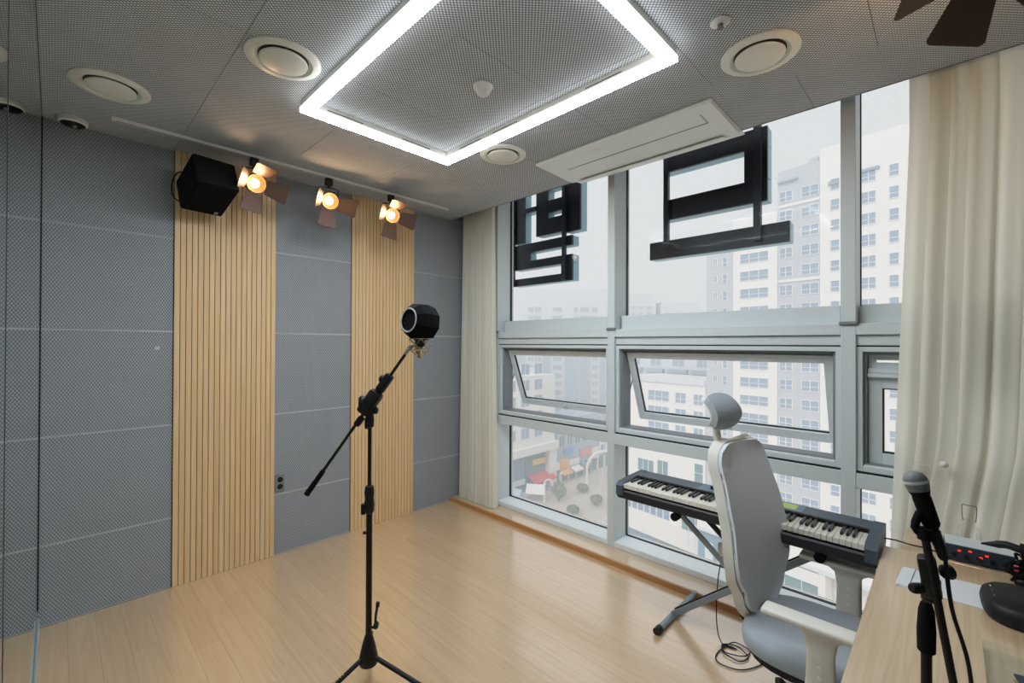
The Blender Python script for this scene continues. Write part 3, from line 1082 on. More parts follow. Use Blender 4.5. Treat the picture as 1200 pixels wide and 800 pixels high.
for k in range(6):
    bm = bm_new(); box(bm, (.085, .07 - .03 * k, zz + .0215), (.012, .018, .003), None, .001)
    build('button', bm, 'black', cp)
bm = bm_new(); bx(bm, .016, .031, -hl + .042, hl - .042, zz - .012, zz + .0165, .001)
build('key_slip', bm, 'black', pn)
NW = 52
kp = (2 * hl - .084) / NW
wm = None
for k in range(NW):
    y = hl - .042 - kp * (k + .5)
    if wm is None:
        bm = bm_new(); bx(bm, -.137, .02, -kp / 2 + .0006, kp / 2 - .0006, -.024, 0, .0015)
        o = build('white_key', bm, 'key_white', pn)
        wm = o.data
    else:
        o = link('white_key', wm, pn)
    o.location = (0, y, zz)
bmk = None
for k in range(NW - 1):
    if (k % 7) in (1, 4):       # 88 keys start on A: no black key after B and E
        continue
    y = hl - .042 - kp * (k + 1)
    if bmk is None:
        bm = bm_new()
        m4 = Matrix(((1, 0, 0, 0), (0, 0, 1, 0), (0, 1, 0, 0), (0, 0, 0, 1)))
        prism(bm, [(-.082, 0), (.02, 0), (.02, .011), (-.072, .011), (-.080, .006)], -.0055, .0055, m4)
        o = build('black_key', bm, 'key_black', pn)
        bmk = o.data
    else:
        o = link('black_key', bmk, pn)
    o.location = (0, y, zz + .0003)

# X stand
xs = thing('keyboard_stand', 'black crossed keyboard stand with its highlights coloured grey, holding the digital piano', 'stand', (2.55, .74, 0))
YF0, YF1 = -.40, .39
for yy in (YF0, YF1):
    bm = bm_new(); cyl(bm, (-.235, yy, .02), (.225, yy, .02), .0165, None, 16)
    ft = build('foot', bm, 'stand_lit_grey', xs, 40)
    for s in (-.245, .235):
        bm = bm_new(); cyl(bm, (s - .022, yy, .02), (s + .022, yy, .02), .0195, None, 16)
        build('end_cap', bm, 'stand_lit_grey' if s > 0 else 'black', ft, 40)
for sgn, xx, wd in ((1, -.045, .024), (-1, -.03, .095)):
    for dx in (-wd, wd):
        bm = bm_new()
        p0 = Vector((xx + dx, (YF1 if sgn > 0 else YF0), .03))
        p1 = Vector((xx + dx, (-.34 if sgn > 0 else .31), .63))
        d = (p1 - p0)
        Fb = frame_of(d)
        box(bm, (p0 + p1) / 2, (.014, .030, d.length), Matrix((Vector((1, 0, 0)), d.normalized().cross(Vector((1, 0, 0))), d.normalized())).transposed(), .003)
        build('cross_bar', bm, 'stand_lit_grey' if dx < 0 else 'black', xs)  # bars are black; the grey ones carry the highlights in their colour
bm = bm_new(); cyl(bm, (-.075, 0.0, .33), (.075, 0.0, .33), .014, None, 14)
cyl(bm, (-.10, 0.0, .33), (-.075, 0.0, .33), .028, None, 8)
build('pivot_knob', bm, 'black', xs, 40)
for yy in (-.34, .31):
    bm = bm_new(); cyl(bm, (-.19, yy, .6485), (.13, yy, .6485), .0165, None, 16)
    s_ = build('support_arm', bm, 'stand_lit_grey', xs, 40)
    bm = bm_new(); cyl(bm, (-.225, yy, .6485), (-.185, yy, .6485), .0215, None, 16)
    build('rubber_cap', bm, 'black_matte', s_, 40)

# power adapter and coiled cable
pa = thing('power_cable', 'thin black cable with white plug block coiled on floor below piano', 'cable', (2.42, .78, 0))
bm = bm_new()
pts = [(.20, .12, .55), (.19, .13, .42)]
tube(bm, [(.21, .08, .665), (.205, .11, .56), (.20, .12, .46)], .003, 6, 0, 4)
coil = [(.20, .12, .40), (.16, .13, .30), (.10, .12, .16), (.06, .10, .05), (.03, .06, .008)]
for k in range(15):
    a_ = k * 2 * PI / 6.5
    rr_ = .055 + .012 * math.sin(k * 1.7)
    coil.append((-.01 + rr_ * math.cos(a_) + .004 * k, -.0 + rr_ * math.sin(a_), .006 + .0012 * (k % 4)))
coil += [(-.06, .06, .006), (-.12, .03, .005), (-.10, -.06, .005), (.0, -.12, .005), (.10, -.14, .005), (.18, -.16, .005)]
tube(bm, coil, .003, 6, 0, 4)
build('cord', bm, 'black', pa, 60)
bm = bm_new(); box(bm, (.20, .12, .43), (.04, .05, .065), None, .006, 0, 2)
build('adapter', bm, 'white', pa, 35)
pc_ = tag(build('audio_cable', (lambda b: (tube(b, [(2.53, .2, .735), (2.54, .16, .734), (2.55, .11, .7265), (2.56, .07, .7245), (2.545, .035, .7245)], .003, 6, 0, 5), b)[1])(bm_new()), 'black', None, 60),
          'thin black cable running from the piano end across the desk', 'cable')

# ------------------------------------------------------------------ office chair
CHX, CHY = 2.09, .335
ch = thing('office_chair', 'white framed office chair with grey fabric and headrest at the desk', 'chair', (CHX, CHY, 0), 0)
def superellipse(n, a, b, e):
    out = []
    for k in range(n):
        t_ = 2 * PI * k / n
        c_, s_ = math.cos(t_), math.sin(t_)
        out.append((a * math.copysign(abs(c_) ** e, c_), b * math.copysign(abs(s_) ** e, s_)))
    return out
bm = bm_new()
rings = []
for sc_, z in ((.90, .385), (.985, .392), (1.0, .415), (.985, .440), (.93, .455), (.6, .462), (.2, .464)):
    rings.append([bm.verts.new((x_ * sc_, y_ * sc_ + .015, z - (.02 * max(0, -(y_ * sc_) - .12) / .14))) for x_, y_ in superellipse(40, .245, .262, .62)])
for a_, b_ in zip(rings, rings[1:]):
    for k in range(40):
        bm.faces.new((a_[k], a_[(k + 1) % 40], b_[(k + 1) % 40], b_[k]))
bm.faces.new(rings[0][::-1]); bm.faces.new(rings[-1])
build('seat', bm, 'fabric', ch, 60)
bm = bm_new()
prism(bm, superellipse(32, .235, .25, .62), .362, .3845)
box(bm, (0, .03, .335), (.20, .26, .055), None, .012, 0, 2)
build('seat_pan', bm, 'black', ch)
# backrest: outline half-width by height, gentle curve and recline
BHW = [(-.1, .105), (0, .115), (.12, .165), (.28, .226), (.36, .233), (.6, .220), (.85, .200), (1.0, .185), (1.2, .18)]
def bhw(v):
    for (a0, w0), (a1, w1) in zip(BHW, BHW[1:]):
        if v <= a1:
            t_ = (v - a0) / (a1 - a0)
            t_ = t_ * t_ * (3 - 2 * t_)
            return w0 + (w1 - w0) * t_
    return .18
def back_surface(off, shrink, z0, z1):
    def fn(u, v):
        w_ = bhw(v) * shrink
        cu = (u - .5) * 2
        # rounded corners
        e = 1.0
        for q in (v, 1 - v):
            if q < .1:
                e = min(e, math.sqrt(max(0, 1 - ((.1 - q) / .1) ** 2)) * .28 + .72)
        x_ = cu * w_ * e
        z_ = z0 + (z1 - z0) * v
        vv = (z_ - .45) / .70
        y_ = .205 + .120 * vv - .055 * math.sin(PI * min(max(vv * 1.15 - .02, 0), 1)) * .6 - .028 * cu * cu * (.7 + .3 * vv) + .04 + off
        return Vector((x_ + .016, y_, z_))
    return fn
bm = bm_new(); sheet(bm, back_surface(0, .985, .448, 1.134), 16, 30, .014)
build('back_cushion', bm, 'fabric_back_lit', ch, 60, rot=(0, 0, R(-10)))
bm = bm_new(); sheet(bm, back_surface(.016, 1.0, .43, 1.138), 16, 30, .040)
bk = build('back_shell', bm, 'shell', ch, 60, rot=(0, 0, R(-10)))
bm = bm_new()
for s in (-1, 1):
    pts = []
    for k in range(12):
        v = .03 + .94 * k / 11
        q = back_surface(.012, .975, .46, 1.132)(.5 + .5 * s, v)
        pts.append(q)
    tube(bm, pts, .0045, 6, 0, 2)
build('piping', bm, 'seam_dark', bk, 60)
bm = bm_new()
tube(bm, [(.01, .10, .34), (.02, .22, .345), (.03, .30, .40), (.03, .325, .52), (.03, .355, .70)], .026, 10, 0, 5)
build('spine', bm, 'black', ch, 50)
bm = bm_new()
tube(bm, [(.045, .40, 1.03), (.06, .425, 1.12), (.06, .435, 1.19), (.06, .43, 1.235), (.06, .405, 1.262)], .017, 10, 0, 5)
build('headrest_stem', bm, 'shell', ch, 50)
def head_fn(off, sx, sz):
    def fn(u, v):
        cu, cv = (u - .5) * 2, (v - .5) * 2
        # square grid mapped onto a soft rounded rectangle
        qu = cu * math.sqrt(1 - .27 * cv * cv)
        qv = cv * math.sqrt(1 - .27 * cu * cu)
        return Vector((qu * .106 * sx, .370 + off + .012 * qu * qu + .060 * qv * qv + .020 * qv, 1.266 + qv * .083 * sz))
    return fn
bm = bm_new(); sheet(bm, head_fn(0, 1, 1), 18, 12, .034)
hr = build('headrest', bm, 'fabric', ch, 60, rot=(0, 0, R(-10)))
bm = bm_new(); sheet(bm, head_fn(.034, .88, .86), 18, 12, .010)
build('headrest_back', bm, 'shell', hr, 60)
for s in (-1, 1):
    ax_ = s * .295
    bm = bm_new()
    vs = box(bm, (ax_ - s * .005, .0, .628), (.074, .290, .024), None, .010, 0, 3)
    build('arm_pad', bm, 'shell', ch, 40)
    bm = bm_new()
    rs = []
    for z, hy_, hx_ in ((.30, .055, .016), (.34, .052, .017), (.45, .043, .017), (.54, .040, .017), (.592, .048, .018), (.618, .085, .022)):
        rs.append([bm.verts.new((ax_ + x_ - s * .004, y_ - .03, z)) for x_, y_ in superellipse(20, hx_, hy_, .6)])
    for a_, b_ in zip(rs, rs[1:]):
        for k in range(20):
            bm.faces.new((a_[k], a_[(k + 1) % 20], b_[(k + 1) % 20], b_[k]))
    bm.faces.new(rs[0][::-1]); bm.faces.new(rs[-1])
    post = build('arm_post', bm, 'shell', ch, 50)
    bm = bm_new(); box(bm, (ax_ - s * .14, -.03, .318), (.30, .075, .022), None, .006)
    build('arm_bracket', bm, 'shell', post)
    for k in range(3):
        bm = bm_new()
        cyl(bm, (ax_ - .0235, -.03, .47 + .035 * k), (ax_ - .0205, -.03, .47 + .035 * k), .006, None, 12)
        build('adjuster_hole', bm, 'white', post)
bm = bm_new(); cyl(bm, (0, 0.02, .10), (0, .02, .31), .028, .024, 18)
build('gas_lift', bm, 'black', ch, 40)
for k in range(5):
    a_ = R(90 + 72 * k + 20)
    d = Vector((math.cos(a_), math.sin(a_), 0))
    bm = bm_new(); tube(bm, [Vector((0, .02, .115)), Vector((0, .02, .11)) + d * .14, Vector((0, .02, .082)) + d * .29], [.026, .017], 10, 0, 4)
    arm = build('base_arm', bm, 'shell', ch, 50)
    bm = bm_new()
    q = Vector((0, .02, .030)) + d * .29
    pr = d.cross(Vector((0, 0, 1)))
    for s in (-1, 1):
        cyl(bm, q + pr * (.006 * s), q + pr * (.024 * s), .030, None, 18)
    cyl(bm, q + Vector((0, 0, .02)), q + Vector((0, 0, .055)), .009, None, 10)
    build('castor', bm, 'black', arm, 40)

# ------------------------------------------------------------------ desk and the things on it
DZ = .72
dk = thing('desk', 'long pale wooden desk at the right edge in front of chair', 'desk', (1.88, -.16, 0))
bm = bm_new(); bx(bm, -.60, .60, -.36, .355, DZ - .028, DZ, .002)
build('desk_top', bm, 'desk', dk)
for sx in (-1, 1):
    for sy in (-1, 1):
        bm = bm_new(); bx(bm, sx * .57 - .02, sx * .57 + .02, sy * .31 - .02, sy * .31 + .02, 0, DZ - .029, .002)
        build('leg', bm, 'shell', dk)
    bm = bm_new(); bx(bm, sx * .57 - .012, sx * .57 + .012, -.288, .288, DZ - .075, DZ - .03, .002)
    build('side_rail', bm, 'shell', dk)
sh = thing('side_shelf', 'low wooden shelf unit between the desk and the right curtain', 'shelf', (2.63, -.26, 0))
bm = bm_new(); bx(bm, -.143, .145, -.44, .40, DZ - .022, DZ - .002, .002)
build('shelf_top', bm, 'desk', sh)
for yy in (-.43, .39):
    bm = bm_new(); bx(bm, -.14, .14, yy - .01, yy + .01, 0, DZ - .023, .001)
    build('side_panel', bm, 'desk', sh)
bm = bm_new(); bx(bm, -.14, .14, -.419, .379, .30, .318, .001)
build('shelf_board', bm, 'desk', sh)

# white sheet pad
pd = thing('desk_pad', 'white translucent sheet lying across the wooden desk', 'sheet', (2.20, .0, DZ), R(0))
bm = bm_new(); prism(bm, [(.085, .125), (-.10, .135), (-.095, -.115), (.11, -.12)], .0005, .0025)
build('sheet', bm, 'paper', pd)
bm = bm_new(); prism(bm, [(.082, .122), (-.097, .132), (-.097, .10), (.084, .088)], .0027, .0065)
build('folded_end', bm, 'paper', pd)

# audio interface
ai = thing('audio_interface', 'dark blue audio interface with red lights at back of desk', 'audio interface', (2.565, -.085, DZ - .002), R(3))
bm = bm_new(); bx(bm, -.055, .055, -.095, .095, .004, .064, .003)
build('case', bm, 'blue_box', ai)
bm = bm_new(); bx(bm, -.054, .054, -.094, .094, .0642, .068, .001)
build('top_plate', bm, 'alu', ai)
for k in range(5):
    bm = bm_new(); cyl(bm, (-.0555, .07 - .035 * k, .026), (-.066, .07 - .035 * k, .026), .008, .007, 14)
    build('knob', bm, 'black', ai, 40)
for k, (a_, b_) in enumerate(((.055, .045), (.025, .050), (-.004, .034), (-.02, .046))):
    bm = bm_new(); box(bm, (-.0558, a_, b_), (.002, .010, .007), None, 0)
    build('indicator', bm, 'red_led', ai)
for sx in (-1, 1):
    for sy in (-1, 1):
        bm = bm_new(); cyl(bm, (sx * .04, sy * .08, 0), (sx * .04, sy * .08, .0039), .007, None, 10)
        build('foot', bm, 'black', ai)

# clear bottle with a wire bail
bo = thing('glass_bottle', 'clear glass bottle with wire handle standing behind the audio interface', 'bottle', (2.70, -.065, DZ - .002))
bm = bm_new()
lathe(bm, [(.030, .001), (.036, .004), (.037, .07), (.034, .088), (.020, .10), (.017, .108), (.017, .125), (.019, .13)], 28, None, 0, True, False)
build('body', bm, 'clear', bo, 50)
bm = bm_new()
for sy in (-1, 1):
    tube(bm, [(0, sy * .019, .115), (0, sy * .022, .15), (0, sy * .021, .182)], .0016, 6, 0, 2)
tube(bm, [(0, -.021, .182), (0, .021, .182)], .0018, 6, 0, 1)
build('wire_handle', bm, 'grey_plastic', bo, 50)
for k in range(10):
    a_ = 2 * PI * k / 10
    bm = bm_new() if k == 0 else bm
    tube(bm, [(.0375 * math.cos(a_), .0375 * math.sin(a_), .01), (.0375 * math.cos(a_), .0375 * math.sin(a_), .065)], .0012, 5, 0, 1)
build('ribs', bm, 'clear', bo)

# black rounded device
dv = thing('black_device', 'black rounded device with small buttons at the right of desk', 'device', (2.14, -.232, DZ), R(4))
bm = bm_new()
rs = []
for sc_, z in ((.93, .001), (.99, .008), (1.0, .025), (.97, .045), (.88, .058), (.5, .066), (.1, .068)):
    rs.append([bm.verts.new((x_ * sc_, y_ * sc_, z)) for x_, y_ in superellipse(40, .125, .155, .55)])
for a_, b_ in zip(rs, rs[1:]):
    for k in range(40):
        bm.faces.new((a_[k], a_[(k + 1) % 40], b_[(k + 1) % 40], b_[k]))
bm.faces.new(rs[0][::-1]); bm.faces.new(rs[-1])
build('case', bm, 'black', dv, 40)
bm = bm_new(); prism(bm, superellipse(28, .06, .075, .6), .0675, .0745, Matrix.Translation((-.01, -.02, 0)))
build('raised_lid', bm, 'black', dv)
for k, yy in enumerate((.035, .0, -.04)):
    bm = bm_new(); box(bm, (.045 - .038 * k, .128, .0535), (.016, .010, .010), Matrix.Rotation(R(-45), 3, 'X'), .002)
    build('button', bm, 'grey_plastic' if k else 'print_white', dv)

# clamp arm with tangled cables at the far right
am_ = thing('clamp_arm', 'black jointed microphone arm with cable tangle at right edge', 'arm', (2.43, -.205, DZ))
bm = bm_new()
box(bm, (0, 0, .012), (.07, .07, .024), None, .006)
cyl(bm, (0, 0, .024), (0, 0, .115), .015, None, 14)
build('clamp', bm, 'black', am_, 40)
bm = bm_new()
cyl(bm, (0, -.018, .118), (0, .018, .118), .026, None, 18)
build('joint', bm, 'black', am_, 40)
bm = bm_new()
tube(bm, [(0, .0, .12), (.04, -.06, .16), (.08, -.16, .22)], .014, 10, 0, 3)
build('upper_arm', bm, 'black', am_, 40)
bm = bm_new()
tube(bm, [(0, .01, .12), (.01, .05, .125), (.015, .075, .118)], .013, 10, 0, 3)
cyl(bm, (.015, .075, .118), (.02, .115, .108), .012, .003, 12)
build('pointed_tip', bm, 'black', am_, 40)
bm = bm_new()
rnd = random.Random(5)
for k in range(7):
    pts = [(rnd.uniform(-.04, .04), rnd.uniform(-.03, .045), rnd.uniform(.012, .10)) for _ in range(5)]
    tube(bm, pts, .0045, 6, 0, 5)
build('cable_tangle', bm, 'black_matte', am_, 60)
bm = bm_new(); box(bm, (-.028, .03, .06), (.006, .012, .022), None, .001); box(bm, (-.03, .005, .035), (.006, .008, .014), None, .001)
build('red_tag', bm, 'awning_red', am_)

# clear acrylic tray at the near edge
tr3 = thing('acrylic_tray', 'clear acrylic tray with a small black card at bottom right', 'tray', (1.72, -.20, DZ))
bm = bm_new(); bx(bm, -.12, .12, -.13, .13, .001, .004, .0005)
bx(bm, .117, .12, -.13, .13, .004, .025); bx(bm, -.12, -.117, -.13, .13, .004, .025)
bx(bm, -.117, .117, .127, .13, .004, .025); bx(bm, -.117, .117, -.13, -.127, .004, .025)
build('tray', bm, 'clear', tr3)
cd = tag(build('black_card', (lambda b: (box(b, (1.695, -.185, DZ + .0078), (.10, .11, .006), Matrix.Rotation(R(12), 3, 'Z'), .001), b)[1])(bm_new()), 'blue_box'), 'small dark card case lying inside the clear acrylic tray', 'card case')

# ------------------------------------------------------------------ foreground vocal microphone on its stand
s2 = thing('microphone_stand', 'black microphone stand in the right foreground beside the desk end', 'microphone stand', (1.232, .031, 0))
bm = bm_new(); cyl(bm, (0, 0, .08), (0, 0, .98), .0088, None, 20)
build('lower_tube', bm, 'black', s2, 40)
bm = bm_new(); lathe(bm, [(.010, .955), (.0145, .96), (.0152, 1.00), (.013, 1.04), (.009, 1.055)], 18, None, 0, True, True)
build('height_clutch', bm, 'black_matte', s2, 40)
bm = bm_new(); cyl(bm, (0, 0, 1.05), (0, 0, 1.10), .007, None, 16)
build('upper_tube', bm, 'black', s2, 40)
bm = bm_new(); lathe(bm, [(.032, .07), (.036, .08), (.034, .10), (.018, .15), (.0135, .16)], 20, None, 0, True, True)
build('hub', bm, 'black', s2, 50)
for k in range(3):
    d = Vector((math.cos(R(200 + 120 * k)), math.sin(R(200 + 120 * k)), 0))
    bm = bm_new(); cyl(bm, d * .025 + Vector((0, 0, .10)), d * .30 + Vector((0, 0, .014)), .009, None, 12)
    leg = build('leg', bm, 'black', s2, 40)
    bm = bm_new(); cyl(bm, d * .285 + Vector((0, 0, .019)), d * .33 + Vector((0, 0, .0115)), .0115, None, 12)
    build('rubber_foot', bm, 'black_matte', leg, 40)
vb = -Vector((fw.x, fw.y, 0)).normalized() * .9    # pull towards the viewer
def lv(a, b, c):      # a to the right, b up from 1.118, c towards the viewer
    return rt * a + Vector((0, 0, 1.118 + b)) - Vector((fw.x, fw.y, 0)).normalized() * c
bm = bm_new()
bt, bb = lv(-.030, .082, .03), lv(.055, -.36, .03)
cyl(bm, bt, bb, .0068, None, 14)
build('boom_tube', bm, 'black', s2, 40)
bm = bm_new()
db = (bb - bt).normalized()
box(bm, lv(-.012, 0, .02), (.028, .028, .085), frame_of(db), .007, 0, 2)
lathe(bm, [(.007, 0), (.013, .003), (.014, .014), (.010, .018)], 12, Matrix.Translation(lv(.004, .015, .03)) @ frame_of(rt).to_4x4(), 0)
lathe(bm, [(.006, 0), (.010, .004), (.010, .020), (.008, .024)], 12, Matrix.Translation(lv(-.02, -.025, .015)) @ frame_of(-rt).to_4x4(), 0)
box(bm, lv(.0, -.03, .01), (.028, .03, .05), None, .006)
build('boom_clutch', bm, 'black', s2, 40)
bm = bm_new(); cyl(bm, lv(.034, -.25, .03), bb - Vector((0, 0, .02)), .0105, .0098, 14)
build('boom_grip', bm, 'black_matte', s2, 40)
bm = bm_new()
tube(bm, [lv(-.004, .095, .03), lv(.004, .05, .034), lv(.012, -.05, .04), lv(.040, -.16, .045), lv(.05, -.30, .045), lv(.062, -.45, .03)], .0035, 8, 0, 5)
build('cable', bm, 'black', s2, 60)
bm = bm_new()
mh, mt = lv(-.030, .185, .01), lv(-.006, .075, .03)       # grille centre and connector end
md = (mh - mt).normalized()
clipc = mt + md * .055
lathe(bm, [(.0115, -.028), (.0142, -.022), (.0150, .028), (.0145, .03)], 16, Matrix.Translation(clipc) @ frame_of(md).to_4x4(), 0)
tube(bm, [clipc - rt * .014, clipc - rt * .024 - Vector((0, 0, .03)), bt], .007, 8, 0, 3)
cyl(bm, bt - Vector((0, 0, .004)), bt + Vector((0, 0, .018)), .012, None, 14)
build('mic_clip', bm, 'black_matte', s2, 40)
vm = thing('vocal_microphone', 'black handheld vocal microphone with grey grille in the foreground clip', 'microphone', (1.232, .031, 1.118))
def lm(p):
    return p - Vector((0, 0, 1.118))
FM = Matrix.Translation(lm(mt)) @ frame_of(md).to_4x4()
L_ = (mh - mt).length
bm = bm_new()
lathe(bm, [(.0075, .02), (.0088, .022), (.0098, .05), (.0125, L_ - .035), (.0158, L_ - .022), (.0175, L_ - .018)], 20, FM, 0, True, True)
build('handle', bm, 'black_matte', vm, 40)
bm = bm_new()
lathe(bm, [(.0172, L_ - .0178), (.0192, L_ - .008), (.0198, L_), (.0190, L_ + .007), (.0148, L_ + .015), (.008, L_ + .019), (.0005, L_ + .020)], 24, FM, 0, True, False)
build('grille', bm, 'grey_plastic', vm, 50)
bm = bm_new()
lathe(bm, [(.0200, L_ - .003), (.0206, L_ - .0015), (.0206, L_ + .0015), (.0200, L_ + .003)], 24, FM, 0, False, False)
build('grille_band', bm, 'alu', vm, 40)
bm = bm_new(); lathe(bm, [(.0105, .034), (.0108, .036), (.0110, .046), (.0106, .048)], 18, FM, 0, False, False)
build('white_tape', bm, 'print_white', vm, 40)
bm = bm_new(); lathe(bm, [(.006, -.035), (.008, -.03), (.0095, -.005), (.0095, .0195)], 16, FM, 0, True, True)
build('cable_plug', bm, 'black', vm, 40)

# ------------------------------------------------------------------ sign letters hanging outside
def sign(name, label, cat, bars, posts, fy):
    t = thing(name, label, cat, (3.72, fy, 2.35))
    bm = bm_new()
    for (ya, yb, za, zb_) in bars:
        bx(bm, -.015, .012, ya - fy, yb - fy, za - 2.35, zb_ - 2.35, .0)
    build('letter_back', bm, 'sign_face', t)
    bm = bm_new()
    for (ya, yb, za, zb_) in bars:
        bx(bm, .0125, .11, ya - fy + .002, yb - fy - .002, za - 2.35 + .002, zb_ - 2.35 - .002)
    build('letter_side', bm, 'sign_side', t)
    for k, (y_, za, zb_, w_) in enumerate(posts):
        bm = bm_new(); bx(bm, -.055, -.016, y_ - fy - w_ / 2, y_ - fy + w_ / 2, za - 2.35, zb_ - 2.35)
        build('post', bm, 'sign_post', t)
    return t
sign('sign_letter', 'large black outdoor letter with two joined bars above a long bar', 'sign',
     [(.96, 1.775, 3.07, 3.215), (.96, 1.12, 2.83, 3.07), (.96, 1.775, 2.655, 2.825), (.815, 1.90, 2.325, 2.475)],
     [(1.735, 2.41, 3.5, .04), (1.02, 2.36, 3.5, .05)], 1.36)
sign('sign_letter', 'tall black outdoor letter of stacked blocks behind the left window', 'sign',
     [(3.43, 3.60, 2.72, 3.5), (3.22, 3.43, 3.05, 3.10),
      (2.66, 2.85, 2.74, 3.5), (3.09, 3.25, 2.76, 3.5), (2.85, 3.09, 2.76, 2.93), (2.85, 3.09, 2.99, 3.12), (2.85, 3.09, 3.24, 3.5),
      (2.76, 3.60, 2.60, 2.70), (3.35, 3.60, 2.505, 2.60), (2.76, 3.60, 2.42, 2.505), (2.76, 2.90, 2.31, 2.42), (2.76, 3.60, 2.235, 2.315)],
     [(3.585, 2.24, 3.5, .04), (2.845, 2.24, 3.5, .035)], 3.2)

# ------------------------------------------------------------------ the street outside
GZ = -45.0
bm = bm_new(); bx(bm, 12, 420, -160, 420, GZ - 1, GZ)
ground = build('ground', bm, 'paving'); structure(ground)

def place(name, label, P0, dirx, group=None):
    """a building whose local x runs along its facade (to the left seen from here), local y faces us"""
    return thing(name, label, 'building', (P0[0], P0[1], GZ), math.atan2(dirx[1], dirx[0]), group)

WCACHE = {}
def window(parent, u0, u1, z0, z1, split, y=.0, pane='win_pane', rail=.42):
    """far window: white frame proud of the wall and a pane child with glazing bars"""
    w, hgt = round(u1 - u0, 2), round(z1 - z0, 2)
    key = (w, hgt, split, pane, rail)
    if key not in WCACHE:
        bm = bm_new()
        f = .11
        bx(bm, 0, w, 0, .14, 0, f); bx(bm, 0, w, 0, .14, hgt - f, hgt)
        bx(bm, 0, f, 0, .14, f, hgt - f); bx(bm, w - f, w, 0, .14, f, hgt - f)
        for k in range(1, split):
            bx(bm, w * k / split - .06, w * k / split + .06, .02, .13, f, hgt - f)
        if rail:
            bx(bm, f, w - f, .02, .13, hgt * rail - .05, hgt * rail + .05)
        o = build('window', bm, 'win_frame', parent)
        bm = bm_new(); bx(bm, f, w - f, .01, .05, f, hgt - f)
        p_ = build('pane', bm, pane, o)
        WCACHE[key] = (o.data, p_.data)
    else:
        a_, b_ = WCACHE[key]
        o = link('window', a_, parent)
        p_ = link('pane', b_, o)
    o.location = (u0, y, z0 - GZ)
    return o

def block(parent, name, u0, u1, d0, d1, z0, z1, m, y=None):
    bm = bm_new(); bx(bm, u0, u1, d0, d1, z0 - GZ, z1 - GZ)
    return build(name, bm, m, parent)

# tower opposite
A = place('apartment_tower', 'tall white and grey apartment tower right of the centre window', (86.6, 12.0), (.1668, .986))
block(A, 'wall', 9.45, 17.2, -14, 0, GZ, 25.0, 'facade')
block(A, 'wall', 17.2, 22.7, -14, -.3, GZ, 22.0, 'facade_grey')
block(A, 'wall', 2.9, 9.45, -14, -.3, GZ, 31.9, 'facade_grey')
block(A, 'wall', -16, 2.9, -14, 0, GZ, 33.5, 'facade')
block(A, 'roof_house', 4.2, 5.6, -6, -3, 31.9, 33.6, 'facade_grey')
block(A, 'cornice', 6.2, 9.3, -.3, .25, 29.75, 30.0, 'facade_blue')
block(A, 'cornice', -4.9, -2.3, 0, .4, 27.95, 28.35, 'win_pane')
block(A, 'cornice', .2, 1.6, 0, .4, 27.2, 27.7, 'win_pane')
for k in range(-9, 10):
    z1 = -1.1 + 3.25 * k
    z0 = z1 - 1.85
    if z1 < 20:
        window(A, 10.8, 15.9, z0, z1, 3)
        window(A, 18.4, 19.4, z0, z1, 1, -.3)
        window(A, 20.4, 21.3, z0 + .4, z1, 2, -.3, rail=0)
    window(A, 7.05, 9.2, z0, z1, 2, -.3)
    window(A, 3.05, 5.75, z0, z1, 2, -.3)
    window(A, .1, 1.45, z0, z1, 1)
    window(A, -4.5, -2.6, z0, z1, 2)
    window(A, -7.2, -5.95, z0, z1, 1)
    if k % 4 == 0:
        block(A, 'floor_band', 9.4, 2.95, -.3, -.1, z1 + .5, z1 + .95, 'facade')

# lower wing to its left
Bw = place('podium_block', 'cream low wing block with shop windows below the tower', (86.6, 12.0), (.1668, .986))
block(Bw, 'wall', 22.75, 42.6, -12, .2, -36.4, -5.6, 'facade')
block(Bw, 'parapet', 22.75, 42.6, .2, .6, -6.6, -5.5, 'facade_far')
for k in range(5):
    z1 = -8.4 - 3.4 * k
    if k < 4:
        window(Bw, 30.8, 36.2, z1 - 2.3, z1, 3, .2)
        window(Bw, 26.8, 29.4, z1 - 2.3, z1, 2, .2)
        window(Bw, 23.0, 25.2, z1 - 2.3, z1, 2, .2)
window(Bw, 34.6, 39.0, -27.0, -24.0, 3, .2, 'teal', 0)
window(Bw, 31.0, 33.8, -27.0, -23.4, 2, .2, 'teal', 0)
window(Bw, 23.0, 25.0, -27.2, -22.3, 1, .2, 'teal', .6)
block(Bw, 'lintel', 22.75, 42.6, .2, .5, -31.5, -31.1, 'facade_far')
for k in range(7):
    window(Bw, 30.6 + 1.68 * k, 32.2 + 1.68 * k, -36.0, -33.2, 1, .2, 'shop_blue', 0)
block(Bw, 'fascia', 22.75, 42.6, -11, .6, -40.6, -36.4, 'facade')
block(Bw, 'shop_front', 22.75, 42.6, -11, -.4, GZ, -40.6, 'shop_blue')
for u_, m_ in ((33.0, 'poster_red'), (31.0, 'shop_blue'), (29.3, 'sign_orange')):
    block(Bw, 'poster', u_, u_ + 1.3, -.4, -.2, -44.3, -41.6, m_)
block(Bw, 'glass_bay', 23.2, 27.6, .2, .5, -39.5, -31.6, 'teal')
for u_ in (24.6, 26.1):
    block(Bw, 'mullion', u_ - .06, u_ + .06, .5, .6, -39.5, -31.6, 'facade_far')
Sh = place('corner_shop', 'low white shop with teal glass front beneath the tower', (86.6, 12.0), (.1668, .986))
block(Sh, 'wall', -12, 22.6, .1, 3.2, -33.6, -29.5, 'facade')
block(Sh, 'ledge', -12, 22.6, 3.2, 3.8, -33.9, -33.4, 'facade_far')
block(Sh, 'sign_board', 2.0, 12.0, 3.2, 3.5, -36.2, -34.2, 'facade')
block(Sh, 'glass_front', 2.0, 12.0, .6, 3.0, -41.3, -36.3, 'teal')
block(Sh, 'column', 1.0, 2.0, .6, 3.4, GZ, -33.9, 'facade')
